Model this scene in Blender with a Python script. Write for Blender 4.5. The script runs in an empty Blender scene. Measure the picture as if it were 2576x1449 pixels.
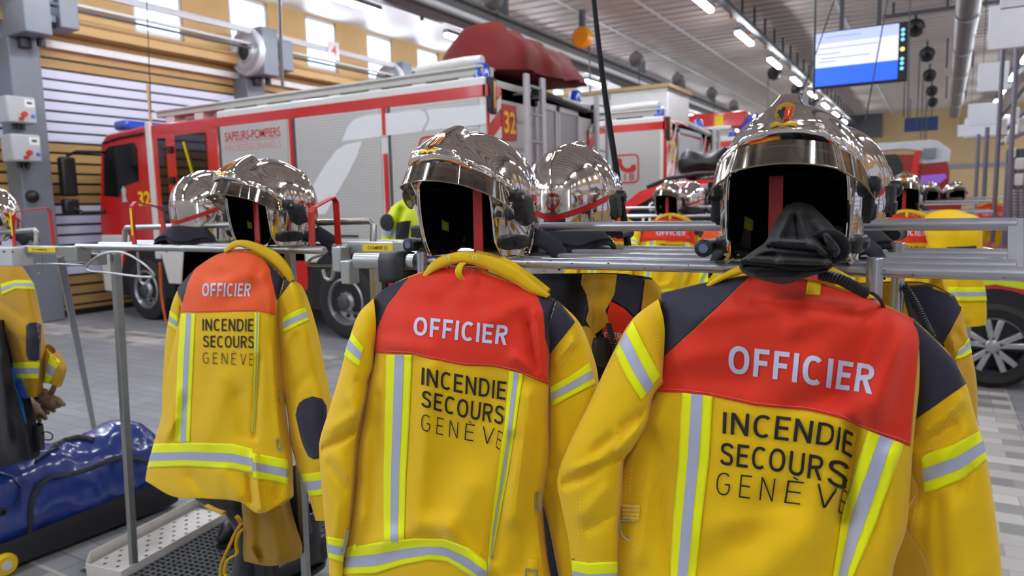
import bpy, bmesh, math, random
from math import *
from mathutils import Vector as V, Matrix, noise
from mathutils.bvhtree import BVHTree
sc = bpy.context.scene
COL = sc.collection
random.seed(7)

# ---------------------------------------------------------------- camera
YAW, PITCH, ROLL, FPX, CAMH = radians(30.4), radians(6.6), radians(1.39), 1800.0, 1.7
CF = V((-sin(YAW)*cos(PITCH), cos(YAW)*cos(PITCH), -sin(PITCH)))
CR0 = V((cos(YAW), sin(YAW), 0)); CU0 = CR0.cross(CF)
CR = CR0*cos(ROLL) - CU0*sin(ROLL); CU = CU0*cos(ROLL) + CR0*sin(ROLL)
CC = V((0, 0, CAMH))
cd = bpy.data.cameras.new('camera'); cam = bpy.data.objects.new('camera', cd); COL.objects.link(cam)
m = Matrix((CR, CU, -CF)).transposed().to_4x4(); m.translation = CC; cam.matrix_world = m
cd.sensor_width = 36; cd.lens = FPX/2576*36; cd.clip_start = .05; cd.clip_end = 200
cd.dof.use_dof = True; cd.dof.focus_distance = 1.45; cd.dof.aperture_fstop = 4.6
sc.camera = cam

# ---------------------------------------------------------------- world, daylight, exposure
w = bpy.data.worlds.new('world'); sc.world = w; w.use_nodes = True
w.node_tree.nodes['Background'].inputs[0].default_value = (.80, .88, 1.0, 1)
w.node_tree.nodes['Background'].inputs[1].default_value = 2.6
LAMP_W = 90.0                                     # strength of every ceiling tube
def area(name, loc, rot, sx, sy, watts, col):
    l = bpy.data.lights.new(name, 'AREA'); l.shape = 'RECTANGLE'; l.size = sx; l.size_y = sy
    l.energy = watts; l.color = col
    o = bpy.data.objects.new(name, l); COL.objects.link(o); o.location = loc; o.rotation_euler = rot
    return o
# overcast daylight behind the clerestory windows of the left wall
area('window_daylight', (-13.9, 17, 5.9), (0, -pi/2, 0), 2.2, 56, 9000, (.88, .94, 1.0))
sc.view_settings.view_transform = 'Standard'; sc.view_settings.look = 'None'
sc.view_settings.exposure = 0.48; sc.view_settings.gamma = 1; sc.view_settings.use_curve_mapping = False
try:
    sc.cycles.max_bounces = 6; sc.cycles.diffuse_bounces = 3; sc.cycles.glossy_bounces = 4
    sc.cycles.transparent_max_bounces = 8; sc.cycles.transmission_bounces = 4
    sc.cycles.caustics_reflective = False; sc.cycles.caustics_refractive = False
    sc.cycles.sample_clamp_indirect = 4.0; sc.cycles.use_denoising = True
except Exception:
    pass

# ---------------------------------------------------------------- image point -> world point on a plane
def ray(x, y): return CF + CR*((x-1288)/FPX) - CU*((y-724.5)/FPX)
def PX(x, y, X): d = ray(x, y); return CC + d*((X-CC.x)/d.x)
def PY(x, y, Y): d = ray(x, y); return CC + d*((Y-CC.y)/d.y)
def PZ(x, y, Z): d = ray(x, y); return CC + d*((Z-CC.z)/d.z)

# ---------------------------------------------------------------- materials
def lin(c):
    f = lambda u: (u/255/12.92 if u/255 <= .04045 else ((u/255+.055)/1.055)**2.4)
    return tuple(f(u) for u in c) + (1,)
MATS = {}
def mat(name, col, rough=.5, metal=0.0, bump=0.0, bscale=60.0, var=.06, vscale=8.0, coat=0.0, emit=None, estr=0, spec=.5, sheen=0):
    if name in MATS: return MATS[name]
    M = bpy.data.materials.new(name); M.use_nodes = True; nt = M.node_tree; N = nt.nodes; L = nt.links
    b = N['Principled BSDF']; b.inputs['Roughness'].default_value = rough; b.inputs['Metallic'].default_value = metal
    b.inputs['Specular IOR Level'].default_value = spec; b.inputs['Coat Weight'].default_value = coat
    b.inputs['Coat Roughness'].default_value = .08
    if sheen: b.inputs['Sheen Weight'].default_value = sheen
    c = lin(col)
    tc = N.new('ShaderNodeTexCoord'); nz = N.new('ShaderNodeTexNoise'); nz.inputs['Scale'].default_value = vscale
    nz.inputs['Detail'].default_value = 4; L.new(tc.outputs['Object'], nz.inputs['Vector'])
    mx = N.new('ShaderNodeMixRGB'); mx.blend_type = 'MIX'
    mx.inputs[1].default_value = tuple(max(0, u*(1-var*1.6)) for u in c[:3]) + (1,)
    mx.inputs[2].default_value = tuple(min(1, u*(1+var)) for u in c[:3]) + (1,)
    L.new(nz.outputs['Fac'], mx.inputs[0]); L.new(mx.outputs[0], b.inputs['Base Color'])
    if bump:
        n2 = N.new('ShaderNodeTexNoise'); n2.inputs['Scale'].default_value = bscale; n2.inputs['Detail'].default_value = 3
        L.new(tc.outputs['Object'], n2.inputs['Vector'])
        bp = N.new('ShaderNodeBump'); bp.inputs['Strength'].default_value = bump; bp.inputs['Distance'].default_value = .004
        L.new(n2.outputs['Fac'], bp.inputs['Height']); L.new(bp.outputs[0], b.inputs['Normal'])
    if emit:
        b.inputs['Emission Color'].default_value = lin(emit); b.inputs['Emission Strength'].default_value = estr
    MATS[name] = M; return M
def glass(name, col, fac=.75, rough=.03, gcol=(.8, .8, .8)):
    """a pane: partly see-through, partly mirror"""
    if name in MATS: return MATS[name]
    M = bpy.data.materials.new(name); M.use_nodes = True; nt = M.node_tree; N = nt.nodes; L = nt.links
    N.clear(); out = N.new('ShaderNodeOutputMaterial'); t = N.new('ShaderNodeBsdfTransparent'); t.inputs[0].default_value = lin(col)
    g = N.new('ShaderNodeBsdfGlossy'); g.inputs['Roughness'].default_value = rough
    g.inputs['Color'].default_value = gcol + (1,)
    lw = N.new('ShaderNodeLayerWeight'); lw.inputs[0].default_value = .35
    mr = N.new('ShaderNodeMapRange'); mr.inputs[3].default_value = 1-fac; mr.inputs[4].default_value = .9
    mx = N.new('ShaderNodeMixShader'); L.new(lw.outputs['Facing'], mr.inputs[0]); L.new(mr.outputs[0], mx.inputs[0])
    L.new(t.outputs[0], mx.inputs[1]); L.new(g.outputs[0], mx.inputs[2]); L.new(mx.outputs[0], out.inputs[0])
    MATS[name] = M; return M

# ---------------------------------------------------------------- scene tree
def worg(o):
    p = V((0, 0, 0))
    while o: p = p + o.location; o = o.parent
    return p
def tag(o, label=None, cat=None, group=None, kind=None):
    if label: o['label'] = label
    if cat: o['category'] = cat
    if group: o['group'] = group
    if kind: o['kind'] = kind
    return o
def thing(name, label, cat, loc, group=None):
    o = bpy.data.objects.new(name, None); COL.objects.link(o); o.location = loc; o.empty_display_size = .1
    return tag(o, label, cat, group)
def dup(o, loc=None, rot=None, label=None, group=None, parent=None):
    c = o.copy(); COL.objects.link(c)
    if parent: c.parent = parent
    if loc is not None: c.location = loc
    if rot is not None: c.rotation_euler = rot
    if label: c['label'] = label
    if group: c['group'] = group
    for ch in list(o.children): dup(ch, parent=c)
    return c
def frame(d, up=V((0, 0, 1))):
    d = d.normalized()
    if abs(d.dot(up)) > .98: up = V((1, 0, 0))
    a = d.cross(up).normalized(); return a, a.cross(d).normalized()
class MB:
    def __init__(s): s.v = []; s.f = []
    def add(s, vs, fs):
        n = len(s.v); s.v += [V(p) for p in vs]; s.f += [tuple(i+n for i in q) for q in fs]; return s
    def box(s, x0, y0, z0, x1, y1, z1):
        return s.add([(x0,y0,z0),(x1,y0,z0),(x1,y1,z0),(x0,y1,z0),(x0,y0,z1),(x1,y0,z1),(x1,y1,z1),(x0,y1,z1)],
                     [(3,2,1,0),(4,5,6,7),(0,1,5,4),(1,2,6,5),(2,3,7,6),(3,0,4,7)])
    def bar(s, a, b, w, h, up=V((0, 0, 1))):
        a, b = V(a), V(b); x, z = frame(b-a, up); x = x*(w/2); z = z*(h/2)
        return s.add([a-x-z, a+x-z, a+x+z, a-x+z, b-x-z, b+x-z, b+x+z, b-x+z],
                     [(0,1,2,3),(7,6,5,4),(0,4,5,1),(1,5,6,2),(2,6,7,3),(3,7,4,0)])
    def tube(s, pts, r, n=10, closed=False, cap=True, flat=1.0):
        pts = [V(p) for p in pts]; k = len(pts); vs = []; fs = []
        rr = r if isinstance(r, (list, tuple)) else [r]*k
        prev = None
        for i, p in enumerate(pts):
            d = (pts[(i+1) % k]-pts[i-1]) if closed else (pts[min(i+1, k-1)]-pts[max(i-1, 0)])
            if d.length < 1e-9: d = V((0, 0, 1))
            d.normalize()
            if prev is None: x, y = frame(d)
            else:
                x = prev - d*prev.dot(d)
                x = x.normalized() if x.length > 1e-6 else frame(d)[0]
                y = x.cross(d)
            prev = x
            for j in range(n):
                t = 2*pi*j/n; vs.append(p + x*(cos(t)*rr[i]) + y*(sin(t)*rr[i]*flat))
        for i in range(k if closed else k-1):
            for j in range(n):
                a = i*n+j; b = i*n+(j+1) % n; c = ((i+1) % k)*n+(j+1) % n; e = ((i+1) % k)*n+j
                fs.append((a, b, c, e))
        if cap and not closed: fs += [tuple(range(n-1, -1, -1)), tuple(range((k-1)*n, k*n))]
        return s.add(vs, fs)
    def cyl(s, a, b, r, n=20, r2=None): return s.tube([a, b], [r, r if r2 is None else r2], n)
    def lathe(s, prof, org, axis, n=32, close=False):
        axis = V(axis).normalized(); x, y = frame(axis); org = V(org); vs = []; fs = []; k = len(prof)
        for r, h in prof:
            for j in range(n):
                t = 2*pi*j/n; vs.append(org + axis*h + x*(r*cos(t)) + y*(r*sin(t)))
        for i in range(k if close else k-1):
            for j in range(n):
                i2 = (i+1) % k; fs.append((i*n+j, i*n+(j+1) % n, i2*n+(j+1) % n, i2*n+j))
        return s.add(vs, fs)
    def prism(s, poly, org, ex, ey, depth):
        """2-D polygon in the plane (ex, ey) at org, extruded by the vector depth"""
        org, ex, ey, depth = V(org), V(ex), V(ey), V(depth); n = len(poly)
        a = [org+ex*p[0]+ey*p[1] for p in poly]; b = [p+depth for p in a]
        return s.add(a+b, [tuple(range(n)), tuple(range(2*n-1, n-1, -1))] + [(i, (i+1) % n, n+(i+1) % n, n+i) for i in range(n)])
    def grid(s, rows, closeu=False, closev=False):
        nv = len(rows); nu = len(rows[0]); vs = [p for r in rows for p in r]; fs = []
        for i in range(nv if closev else nv-1):
            for j in range(nu if closeu else nu-1):
                i2 = (i+1) % nv; j2 = (j+1) % nu
                fs.append((i*nu+j, i*nu+j2, i2*nu+j2, i2*nu+j))
        return s.add(vs, fs)
    def split(s):
        par = list(range(len(s.v)))
        def find(i):
            while par[i] != i: par[i] = par[par[i]]; i = par[i]
            return i
        for q in s.f:
            r = find(q[0])
            for i in q[1:]: par[find(i)] = r
        out = {}
        for q in s.f:
            mb, mp = out.setdefault(find(q[0]), (MB(), {}))
            for i in q:
                if i not in mp: mp[i] = len(mb.v); mb.v.append(s.v[i])
            mb.f.append(tuple(mp[i] for i in q))
        return [a for a, _ in out.values()]
    def each(s, name, M, parent=None, **kw):
        """every separate piece becomes a part of its own"""
        return [p.build(name, M, parent, **kw) for p in s.split()]
    def build(s, name, M, parent=None, smooth=True, bevel=0, angle=40, solid=0, sub=0, loc=None, recalc=True):
        me = bpy.data.meshes.new(name)
        if parent is not None: o0 = worg(parent)
        elif loc is not None: o0 = V(loc)
        else:
            xs = [p.x for p in s.v]; ys = [p.y for p in s.v]; zs = [p.z for p in s.v]
            o0 = V(((min(xs)+max(xs))/2, (min(ys)+max(ys))/2, min(zs)))
        me.from_pydata([p-o0 for p in s.v], [], s.f)
        if recalc:
            bm = bmesh.new(); bm.from_mesh(me); bmesh.ops.recalc_face_normals(bm, faces=bm.faces); bm.to_mesh(me); bm.free()
        if smooth:
            me.shade_smooth()
            try: me.set_sharp_from_angle(angle=radians(angle))
            except Exception: pass
        ob = bpy.data.objects.new(name, me); COL.objects.link(ob); me.materials.append(M)
        if parent is not None: ob.parent = parent
        else: ob.location = o0
        if solid:
            q = ob.modifiers.new('solid', 'SOLIDIFY'); q.thickness = solid; q.offset = -1
        if bevel:
            q = ob.modifiers.new('bevel', 'BEVEL'); q.width = bevel; q.segments = 2; q.limit_method = 'ANGLE'
        if sub:
            q = ob.modifiers.new('sub', 'SUBSURF'); q.levels = sub; q.render_levels = sub
        return ob
def struct(ob): ob['kind'] = 'structure'; return ob
def cr(pts, t):
    """Catmull-Rom through pts, t in 0..1"""
    n = len(pts)-1; x = min(max(t, 0), 1)*n; i = min(int(x), n-1); f = x-i
    p1, p2 = pts[i], pts[i+1]; p0 = pts[i-1] if i > 0 else [2*a-b for a, b in zip(p1, p2)]
    p3 = pts[i+2] if i+2 <= n else [2*a-b for a, b in zip(p2, p1)]
    return [.5*(2*b+(c-a)*f+(2*a-5*b+4*c-d)*f*f+(-a+3*b-3*c+d)*f**3) for a, b, c, d in zip(p0, p1, p2, p3)]
def curve3(pts, n): return [V(cr([tuple(p) for p in pts], i/n)) for i in range(n+1)]
def ss(a, b, x):
    t = min(max((x-a)/(b-a), 0), 1); return t*t*(3-2*t)

# ---------------------------------------------------------------- lettering
def text2d(s, weight=0.0, spacing=1.0, maxlen=None, res=4):
    """outline font -> triangles in 0..1 x 0..1 (cap height 1) and its aspect"""
    c = bpy.data.curves.new('t', 'FONT'); c.body = s; c.size = 1; c.offset = weight; c.space_character = spacing; c.resolution_u = res
    o = bpy.data.objects.new('t', c); COL.objects.link(o); dg = bpy.context.evaluated_depsgraph_get(); dg.update()
    me = bpy.data.meshes.new_from_object(o.evaluated_get(dg)); bm = bmesh.new(); bm.from_mesh(me)
    bmesh.ops.triangulate(bm, faces=bm.faces)
    if maxlen:
        for k in range(5):
            es = [e for e in bm.edges if e.calc_length() > maxlen]
            if not es: break
            bmesh.ops.subdivide_edges(bm, edges=es, cuts=1); bmesh.ops.triangulate(bm, faces=bm.faces)
    bm.verts.ensure_lookup_table(); bm.verts.index_update()
    vs = [(v.co.x, v.co.y) for v in bm.verts]; fs = [tuple(v.index for v in f.verts) for f in bm.faces]
    bm.free(); bpy.data.objects.remove(o); bpy.data.curves.remove(c); bpy.data.meshes.remove(me)
    x0 = min(v[0] for v in vs); x1 = max(v[0] for v in vs); H = .729
    return [((v[0]-x0)/(x1-x0), v[1]/H) for v in vs], fs, (x1-x0)/H
def sign_text(mb, s, org, ex, ez, height, out, weight=0.0, spacing=1.0, width=None):
    """flat lettering painted on a surface: org = lower left, ex/ez unit directions, out = small offset"""
    vs, fs, asp = text2d(s, weight, spacing); W = width or asp*height
    org, ex, ez, out = V(org), V(ex), V(ez), V(out)
    return mb.add([org+ex*(x*W)+ez*(z*height)+out for x, z in vs], fs)
# ================================================================ the hall
XL, XR, YN, YF, ZC = -12.7, 6.5, -9.0, 46.0, 6.3
wood = mat('ply_wood', (192, 154, 98), .55, var=.08, vscale=3)
wood_d = mat('slat_wood', (190, 150, 92), .55, var=.1, vscale=3)
greypaint = mat('grey_paint', (116, 120, 130), .5)
dgrey = mat('dark_grey_paint', (70, 72, 78), .55)
lgrey = mat('light_grey_paint', (196, 198, 202), .45)
white = mat('white_paint', (232, 230, 228), .5)
black = mat('black_plastic', (22, 23, 27), .45)
steel = mat('galvanised_steel', (176, 178, 176), .32, .85, bump=.05, bscale=90)
beige = mat('beige_render', (178, 152, 110), .8)
deckm = mat('deck_metal', (172, 162, 155), .55)
# floor: concrete pavers, with bands of light and dark blocks
def floor_mat():
    M = bpy.data.materials.new('pavers'); M.use_nodes = True; nt = M.node_tree; N = nt.nodes; L = nt.links; b = N['Principled BSDF']
    tc = N.new('ShaderNodeTexCoord'); br = N.new('ShaderNodeTexBrick'); L.new(tc.outputs['Object'], br.inputs['Vector'])
    br.inputs['Scale'].default_value = 1; br.inputs['Brick Width'].default_value = .42; br.inputs['Row Height'].default_value = .14
    br.inputs['Mortar Size'].default_value = .004; br.inputs['Color1'].default_value = lin((136, 138, 142)); br.inputs['Color2'].default_value = lin((148, 149, 153))
    br.inputs['Mortar'].default_value = lin((104, 104, 108))
    ck = N.new('ShaderNodeTexBrick'); L.new(tc.outputs['Object'], ck.inputs['Vector'])
    ck.inputs['Scale'].default_value = 1; ck.inputs['Brick Width'].default_value = .24; ck.inputs['Row Height'].default_value = .14
    ck.inputs['Mortar Size'].default_value = .003; ck.inputs['Bias'].default_value = 0
    ck.inputs['Color1'].default_value = lin((118, 117, 118)); ck.inputs['Color2'].default_value = lin((206, 202, 197)); ck.inputs['Mortar'].default_value = lin((140, 140, 140))
    sp = N.new('ShaderNodeSeparateXYZ'); L.new(tc.outputs['Object'], sp.inputs[0])
    def band(sock, lo, hi):
        a = N.new('ShaderNodeMath'); a.operation = 'GREATER_THAN'; L.new(sock, a.inputs[0]); a.inputs[1].default_value = lo
        c = N.new('ShaderNodeMath'); c.operation = 'LESS_THAN'; L.new(sock, c.inputs[0]); c.inputs[1].default_value = hi
        q = N.new('ShaderNodeMath'); q.operation = 'MULTIPLY'; L.new(a.outputs[0], q.inputs[0]); L.new(c.outputs[0], q.inputs[1]); return q.outputs[0]
    md = N.new('ShaderNodeMath'); md.operation = 'WRAP'; L.new(sp.outputs[1], md.inputs[0]); md.inputs[1].default_value = 4.45; md.inputs[2].default_value = 0
    cur = None
    for sck in (band(md.outputs[0], 1.0, 1.7), band(sp.outputs[0], .12, .62)):
        if cur is None: cur = sck
        else:
            q = N.new('ShaderNodeMath'); q.operation = 'MAXIMUM'; L.new(cur, q.inputs[0]); L.new(sck, q.inputs[1]); cur = q.outputs[0]
    mx = N.new('ShaderNodeMixRGB'); L.new(cur, mx.inputs[0]); L.new(br.outputs[0], mx.inputs[1]); L.new(ck.outputs[0], mx.inputs[2])
    nz = N.new('ShaderNodeTexNoise'); nz.inputs['Scale'].default_value = 1.3; nz.inputs['Detail'].default_value = 6; L.new(tc.outputs['Object'], nz.inputs['Vector'])
    rp = N.new('ShaderNodeMapRange'); rp.inputs[1].default_value = .3; rp.inputs[2].default_value = .7; rp.inputs[3].default_value = .86; rp.inputs[4].default_value = 1.06
    L.new(nz.outputs[0], rp.inputs[0]); hv = N.new('ShaderNodeMixRGB'); hv.blend_type = 'MULTIPLY'; hv.inputs[0].default_value = 1
    L.new(mx.outputs[0], hv.inputs[1]); L.new(rp.outputs[0], hv.inputs[2]); L.new(hv.outputs[0], b.inputs['Base Color'])
    b.inputs['Roughness'].default_value = .5
    return M
f = MB(); f.add([(XL-.4, YN-.2, 0), (XR+.2, YN-.2, 0), (XR+.2, YF+.2, 0), (XL-.4, YF+.2, 0)], [(0, 1, 2, 3)])
struct(f.build('floor', floor_mat(), loc=(0, 0, 0)))
# ceiling: trapezoid metal deck, ribs running along X
rows = []
y = YN
while y < YF:
    for dy, dz in ((0, 0), (.31, 0), (.335, .14), (.475, .14)): rows.append([(XL+.9, y+dy, ZC+dz), (XR, y+dy, ZC+dz)])
    y += .50
c = MB(); c.grid(rows); struct(c.build('ceiling', deckm, smooth=False, loc=(0, 0, ZC)))
c = MB(); c.box(XL-.3, YN, ZC-.06, XL+1.9, YF, ZC-.004)
struct(c.build('ceiling_edge', white))
# light seam lines across the deck
for i, x in enumerate((-7.6, -6.1, -2.2)):
    b = MB(); b.box(x, YN, ZC-.012, x+.09, YF, ZC-.002); struct(b.build('trim_%d' % (i+1), lgrey))
b = MB(); b.box(XL-.3, YF, 0, XR, YF+.2, ZC+.1); struct(b.build('wall_far', beige))
b = MB(); b.box(XL-.3, YN-.2, 0, XR, YN, ZC+.1); struct(b.build('wall_near', mat('grey_render', (168, 165, 160), .8)))
b = MB(); b.box(XR, YN, 4.47, XR+.25, YF, 5.02); b.box(XR, YN, 6.2, XR+.25, YF, ZC+.1)
yy = YN
for y0 in [8.25+2.11*k for k in range(-8, 17)] + [YF]:
    if y0 > yy: b.box(XR, yy, 5.02, XR+.25, min(y0, YF), 6.2)
    yy = y0+1.02
struct(b.build('wall_right', wood))
b = MB(); b.box(-2.5, YF-.08, 3.1, XR, YF-.001, 3.32); struct(b.build('trim_4', greypaint))
b = MB(); b.box(-8.0, YF-.3, 5.0, -2.6, YF-.001, ZC); struct(b.build('trim_5', dgrey))
# left wall above the doors: ledge, piers between the windows, lintel
wins = [8.25+2.11*k for k in range(-8, 17)]
b = MB(); b.box(XL-.25, YN, 4.47, XL, YF, 5.02); b.box(XL-.25, YN, 6.2, XL, YF, ZC)
yy = YN
for y0 in wins + [YF]:
    if y0 > yy: b.box(XL-.25, yy, 5.02, XL, min(y0, YF), 6.2)
    yy = y0+1.02
struct(b.build('wall_left', wood))
b = MB(); b.box(XL, YN, 4.70, XL+.34, YF, 4.93); struct(b.build('trim_6', wood))
b = MB(); b.box(XL, YN, 4.455, XL+.12, YF, 4.57); struct(b.build('trim_7', white))
b = MB(); b.box(XL-.05, YN, .0, XL+.03, YF, .1); struct(b.build('baseboard_left', black))
pane = glass('window_glass', (235, 242, 250), .93)
wf = None; k = 0
for y0 in wins:
    if y0+1.02 > YF: continue
    k += 1
    if wf is None:
        b = MB()
        for q in ((y0, 5.02, y0+.07, 6.2), (y0+.95, 5.02, y0+1.02, 6.2), (y0, 5.02, y0+1.02, 5.1), (y0, 6.12, y0+1.02, 6.2)):
            b.box(XL-.14, q[0], q[1], XL-.04, q[2], q[3])
        wf = b.build('window_1', lgrey, loc=(XL, y0, 5.02)); struct(wf)
        p = MB(); p.box(XL-.1, y0+.07, 5.1, XL-.09, y0+.95, 6.12); p.build('pane', pane, wf)
    else:
        c = dup(wf, loc=(XL, y0, 5.02)); c.name = 'window_%d' % k
# sectional doors between the columns: wooden slats and milky glazing strips
PIT = .172
milky = bpy.data.materials.new('milky_panel'); milky.use_nodes = True
_n = milky.node_tree.nodes; _l = milky.node_tree.links; _n.clear()
_o = _n.new('ShaderNodeOutputMaterial'); _d = _n.new('ShaderNodeBsdfDiffuse'); _d.inputs[0].default_value = lin((222, 220, 234))
_t = _n.new('ShaderNodeBsdfTranslucent'); _t.inputs[0].default_value = lin((240, 238, 252)); _m = _n.new('ShaderNodeMixShader'); _m.inputs[0].default_value = .16
_l.new(_d.outputs[0], _m.inputs[1]); _l.new(_t.outputs[0], _m.inputs[2]); _l.new(_m.outputs[0], _o.inputs[0])
kinds = 'w'*2+'g'*7+'w'*6+'g'*7+'w'*4
COLY = [6.0+4.45*k for k in range(-3, 9)]
d0 = None
for i, y0 in enumerate(COLY[:-1]):
    ya, yb = y0+.35, y0+4.5
    if d0 is None:
        wo, gl, bk = MB(), MB(), MB()
        for j, ch in enumerate(kinds):
            z1 = 4.455-j*PIT
            (wo if ch == 'w' else gl).box(XL-.06, ya, z1-PIT+.038, XL, yb, z1)
            bk.box(XL-.05, ya, z1-PIT, XL-.028, yb, z1-PIT+.038)
        for za, zb in ((2.92, 4.1), (.72, 1.94)):
            wo.box(XL-.055, (ya+yb)/2-.03, za, XL+.004, (ya+yb)/2+.03, zb)
        d0 = bk.build('door_1', black, loc=(XL, ya, 0), smooth=False); struct(d0)
        wo.build('wood_slats', wood_d, d0, smooth=False); gl.build('glazing', milky, d0, smooth=False)
    else:
        c = dup(d0, loc=(XL, ya, 0)); c.name = 'door_%d' % (i+1)
for i, y0 in enumerate(COLY[:-1]):
    c = dup(d0, loc=(XR, y0+4.5, 0), rot=(0, 0, pi)); c.name = 'door_%d' % (i+21)
    b = MB(); b.box(XR-.4, y0-.1, 0, XR+.02, y0+.36, ZC-.01); struct(b.build('column', greypaint, bevel=.02))
for k, y0 in enumerate(wins):
    if y0+1.02 < YF: c = dup(wf, loc=(XR, y0+1.02, 5.02), rot=(0, 0, pi)); c.name = 'window_%d' % (k+41)
# steel columns between the doors
for i, y0 in enumerate(COLY):
    b = MB(); b.box(XL-.02, y0-.1, 0, XL+.42, y0+.36, 4.46)
    b.box(XL+.1, y0-.22, 4.46, XL+.4, y0+.4, ZC-.2) if i < 0 else None
    struct(b.build('column', greypaint, bevel=.02))
# ================================================================ fire engines
tred = mat('truck_red', (206, 30, 24), .22, coat=.6, var=.03)
tgrey = mat('truck_light_grey', (206, 204, 202), .35, coat=.3, var=.02)
twhite = mat('truck_white', (228, 226, 222), .35, coat=.3, var=.02)
graphic = mat('pale_graphic_film', (236, 236, 238), .35, var=.01)
rubber = mat('tyre_rubber', (38, 37, 38), .8, bump=.2, bscale=40)
alu = mat('rim_aluminium', (176, 178, 182), .3, .7)
dglass = mat('dark_cab_glass', (14, 16, 14), .05, spec=.7)
blueg = mat('blue_beacon', (18, 72, 190), .12, coat=.8)
redtxt = mat('red_film', (196, 40, 36), .4)
pinktxt = mat('faded_red_film', (214, 140, 136), .4)
ylw = mat('yellow_film', (250, 214, 30), .4)
orange_l = mat('amber_lens', (214, 130, 30), .2)
def shutter_mat(name, col):
    M = mat(name, col, .4, .15, var=.02); nt = M.node_tree; N = nt.nodes; L = nt.links
    tc = N.new('ShaderNodeTexCoord'); wv = N.new('ShaderNodeTexWave'); wv.bands_direction = 'Z'; wv.inputs['Scale'].default_value = 9
    L.new(tc.outputs['Object'], wv.inputs[0]); bp = N.new('ShaderNodeBump'); bp.inputs['Strength'].default_value = .12; bp.inputs['Distance'].default_value = .01
    L.new(wv.outputs['Fac'], bp.inputs['Height']); L.new(bp.outputs[0], N['Principled BSDF'].inputs['Normal']); return M
shut = shutter_mat('roller_shutter', (192, 190, 186)); shut2 = shutter_mat('roller_shutter_grey', (142, 143, 148))

def wheel(root, c, r, wid, name='wheel', spokes=0):
    """c on the outer side face (facing -Y)"""
    c = V(c); t = MB()
    t.lathe([(r*.60, .02), (r*.66, 0), (r*.86, -.01), (r*.97, .02), (r, .06), (r, wid-.04), (r*.9, wid), (r*.5, wid)], c, (0, 1, 0), 44)
    wh = t.build(name, rubber, root)
    q = MB()
    if not spokes:
        q.lathe([(r*.62, .0), (r*.58, -.012), (r*.54, .03), (r*.50, .10), (r*.34, .12), (r*.31, .05), (r*.24, .02), (r*.2, -.02), (.0, -.03)], c, (0, 1, 0), 40)
        rim = q.build('rim', alu, wh); h = MB()
        for k in range(10):
            a = 2*pi*k/10; p = c+V((cos(a)*r*.42, .095, sin(a)*r*.42)); h.cyl(p, p+V((0, .03, 0)), r*.055, 12)
        h.each('vent_hole', black, wh)
        h = MB(); h.lathe([(r*.2, .06), (r*.2, -.035), (r*.16, -.05), (0, -.05)], c, (0, 1, 0), 24); h.build('hub', dgrey, wh)
        n = MB()
        for k in range(10):
            a = 2*pi*(k+.5)/10; p = c+V((cos(a)*r*.27, .03, sin(a)*r*.27)); n.cyl(p, p+V((0, -.02, 0)), .010, 8)
        n.each('wheel_nut', steel, wh)
    else:
        q.lathe([(r*.66, .0), (r*.62, -.012), (r*.60, .03), (r*.58, .16), (0, .17)], c, (0, 1, 0), 40); q.build('rim', dgrey, wh)
        s_ = MB()
        for k in range(spokes):
            a = 2*pi*k/spokes+.3
            for da in (-.17, .17):
                d0 = V((cos(a+da*.2), 0, sin(a+da*.2))); d1 = V((cos(a+da*1.3), 0, sin(a+da*1.3)))
                s_.bar(c+d0*r*.08+V((0, .0, 0)), c+d1*r*.62+V((0, .0, 0)), .05, .075, V((0, 1, 0)))
        s_.lathe([(r*.17, .04), (r*.16, -.04), (r*.08, -.05), (0, -.05)], c, (0, 1, 0), 24)
        s_.build('spokes', alu, wh, bevel=.008)
    return wh

def phone118(root, x0, x1, z0, z1, y, M, ex=V((1, 0, 0)), out=V((0, -.006, 0)), org=None):
    """rounded square with a telephone receiver and the figures 118"""
    o = org if org is not None else V((x0, y, z0)); ez = V((0, 0, 1)); W = x1-x0; Hh = z1-z0; b = MB()
    def pt(u, v): return o + ex*(u*W) + ez*(v*Hh) + out
    r = .2; outer = []; inner = []
    for cx, cy, a0 in ((1-r, 1-r, 0), (r, 1-r, 90), (r, r, 180), (1-r, r, 270)):
        for k in range(7):
            a = radians(a0+15*k); outer.append(pt(cx+r*cos(a), cy+r*sin(a))); inner.append(pt(cx+(r-.05)*cos(a), cy+(r-.05)*sin(a)))
    b.grid([outer, inner], closeu=True); b.build('logo_frame', M, root, smooth=False)
    h = MB(); hp = [(.17, .80), (.21, .88), (.30, .88), (.37, .80), (.36, .68), (.44, .57), (.56, .51), (.66, .53), (.72, .62), (.82, .64), (.89, .58), (.89, .47), (.80, .39), (.66, .36), (.48, .38), (.32, .48), (.21, .64)]
    h.add([pt(u, v) for u, v in hp], [tuple(range(len(hp)))]); h.build('logo_receiver', M, root, smooth=False)
    t = MB(); sign_text(t, '118', pt(.2, .1), ex, ez, Hh*.24, out*0, 0, 1.25, W*.62); t.build('logo_figures', M, root, smooth=False)

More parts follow.
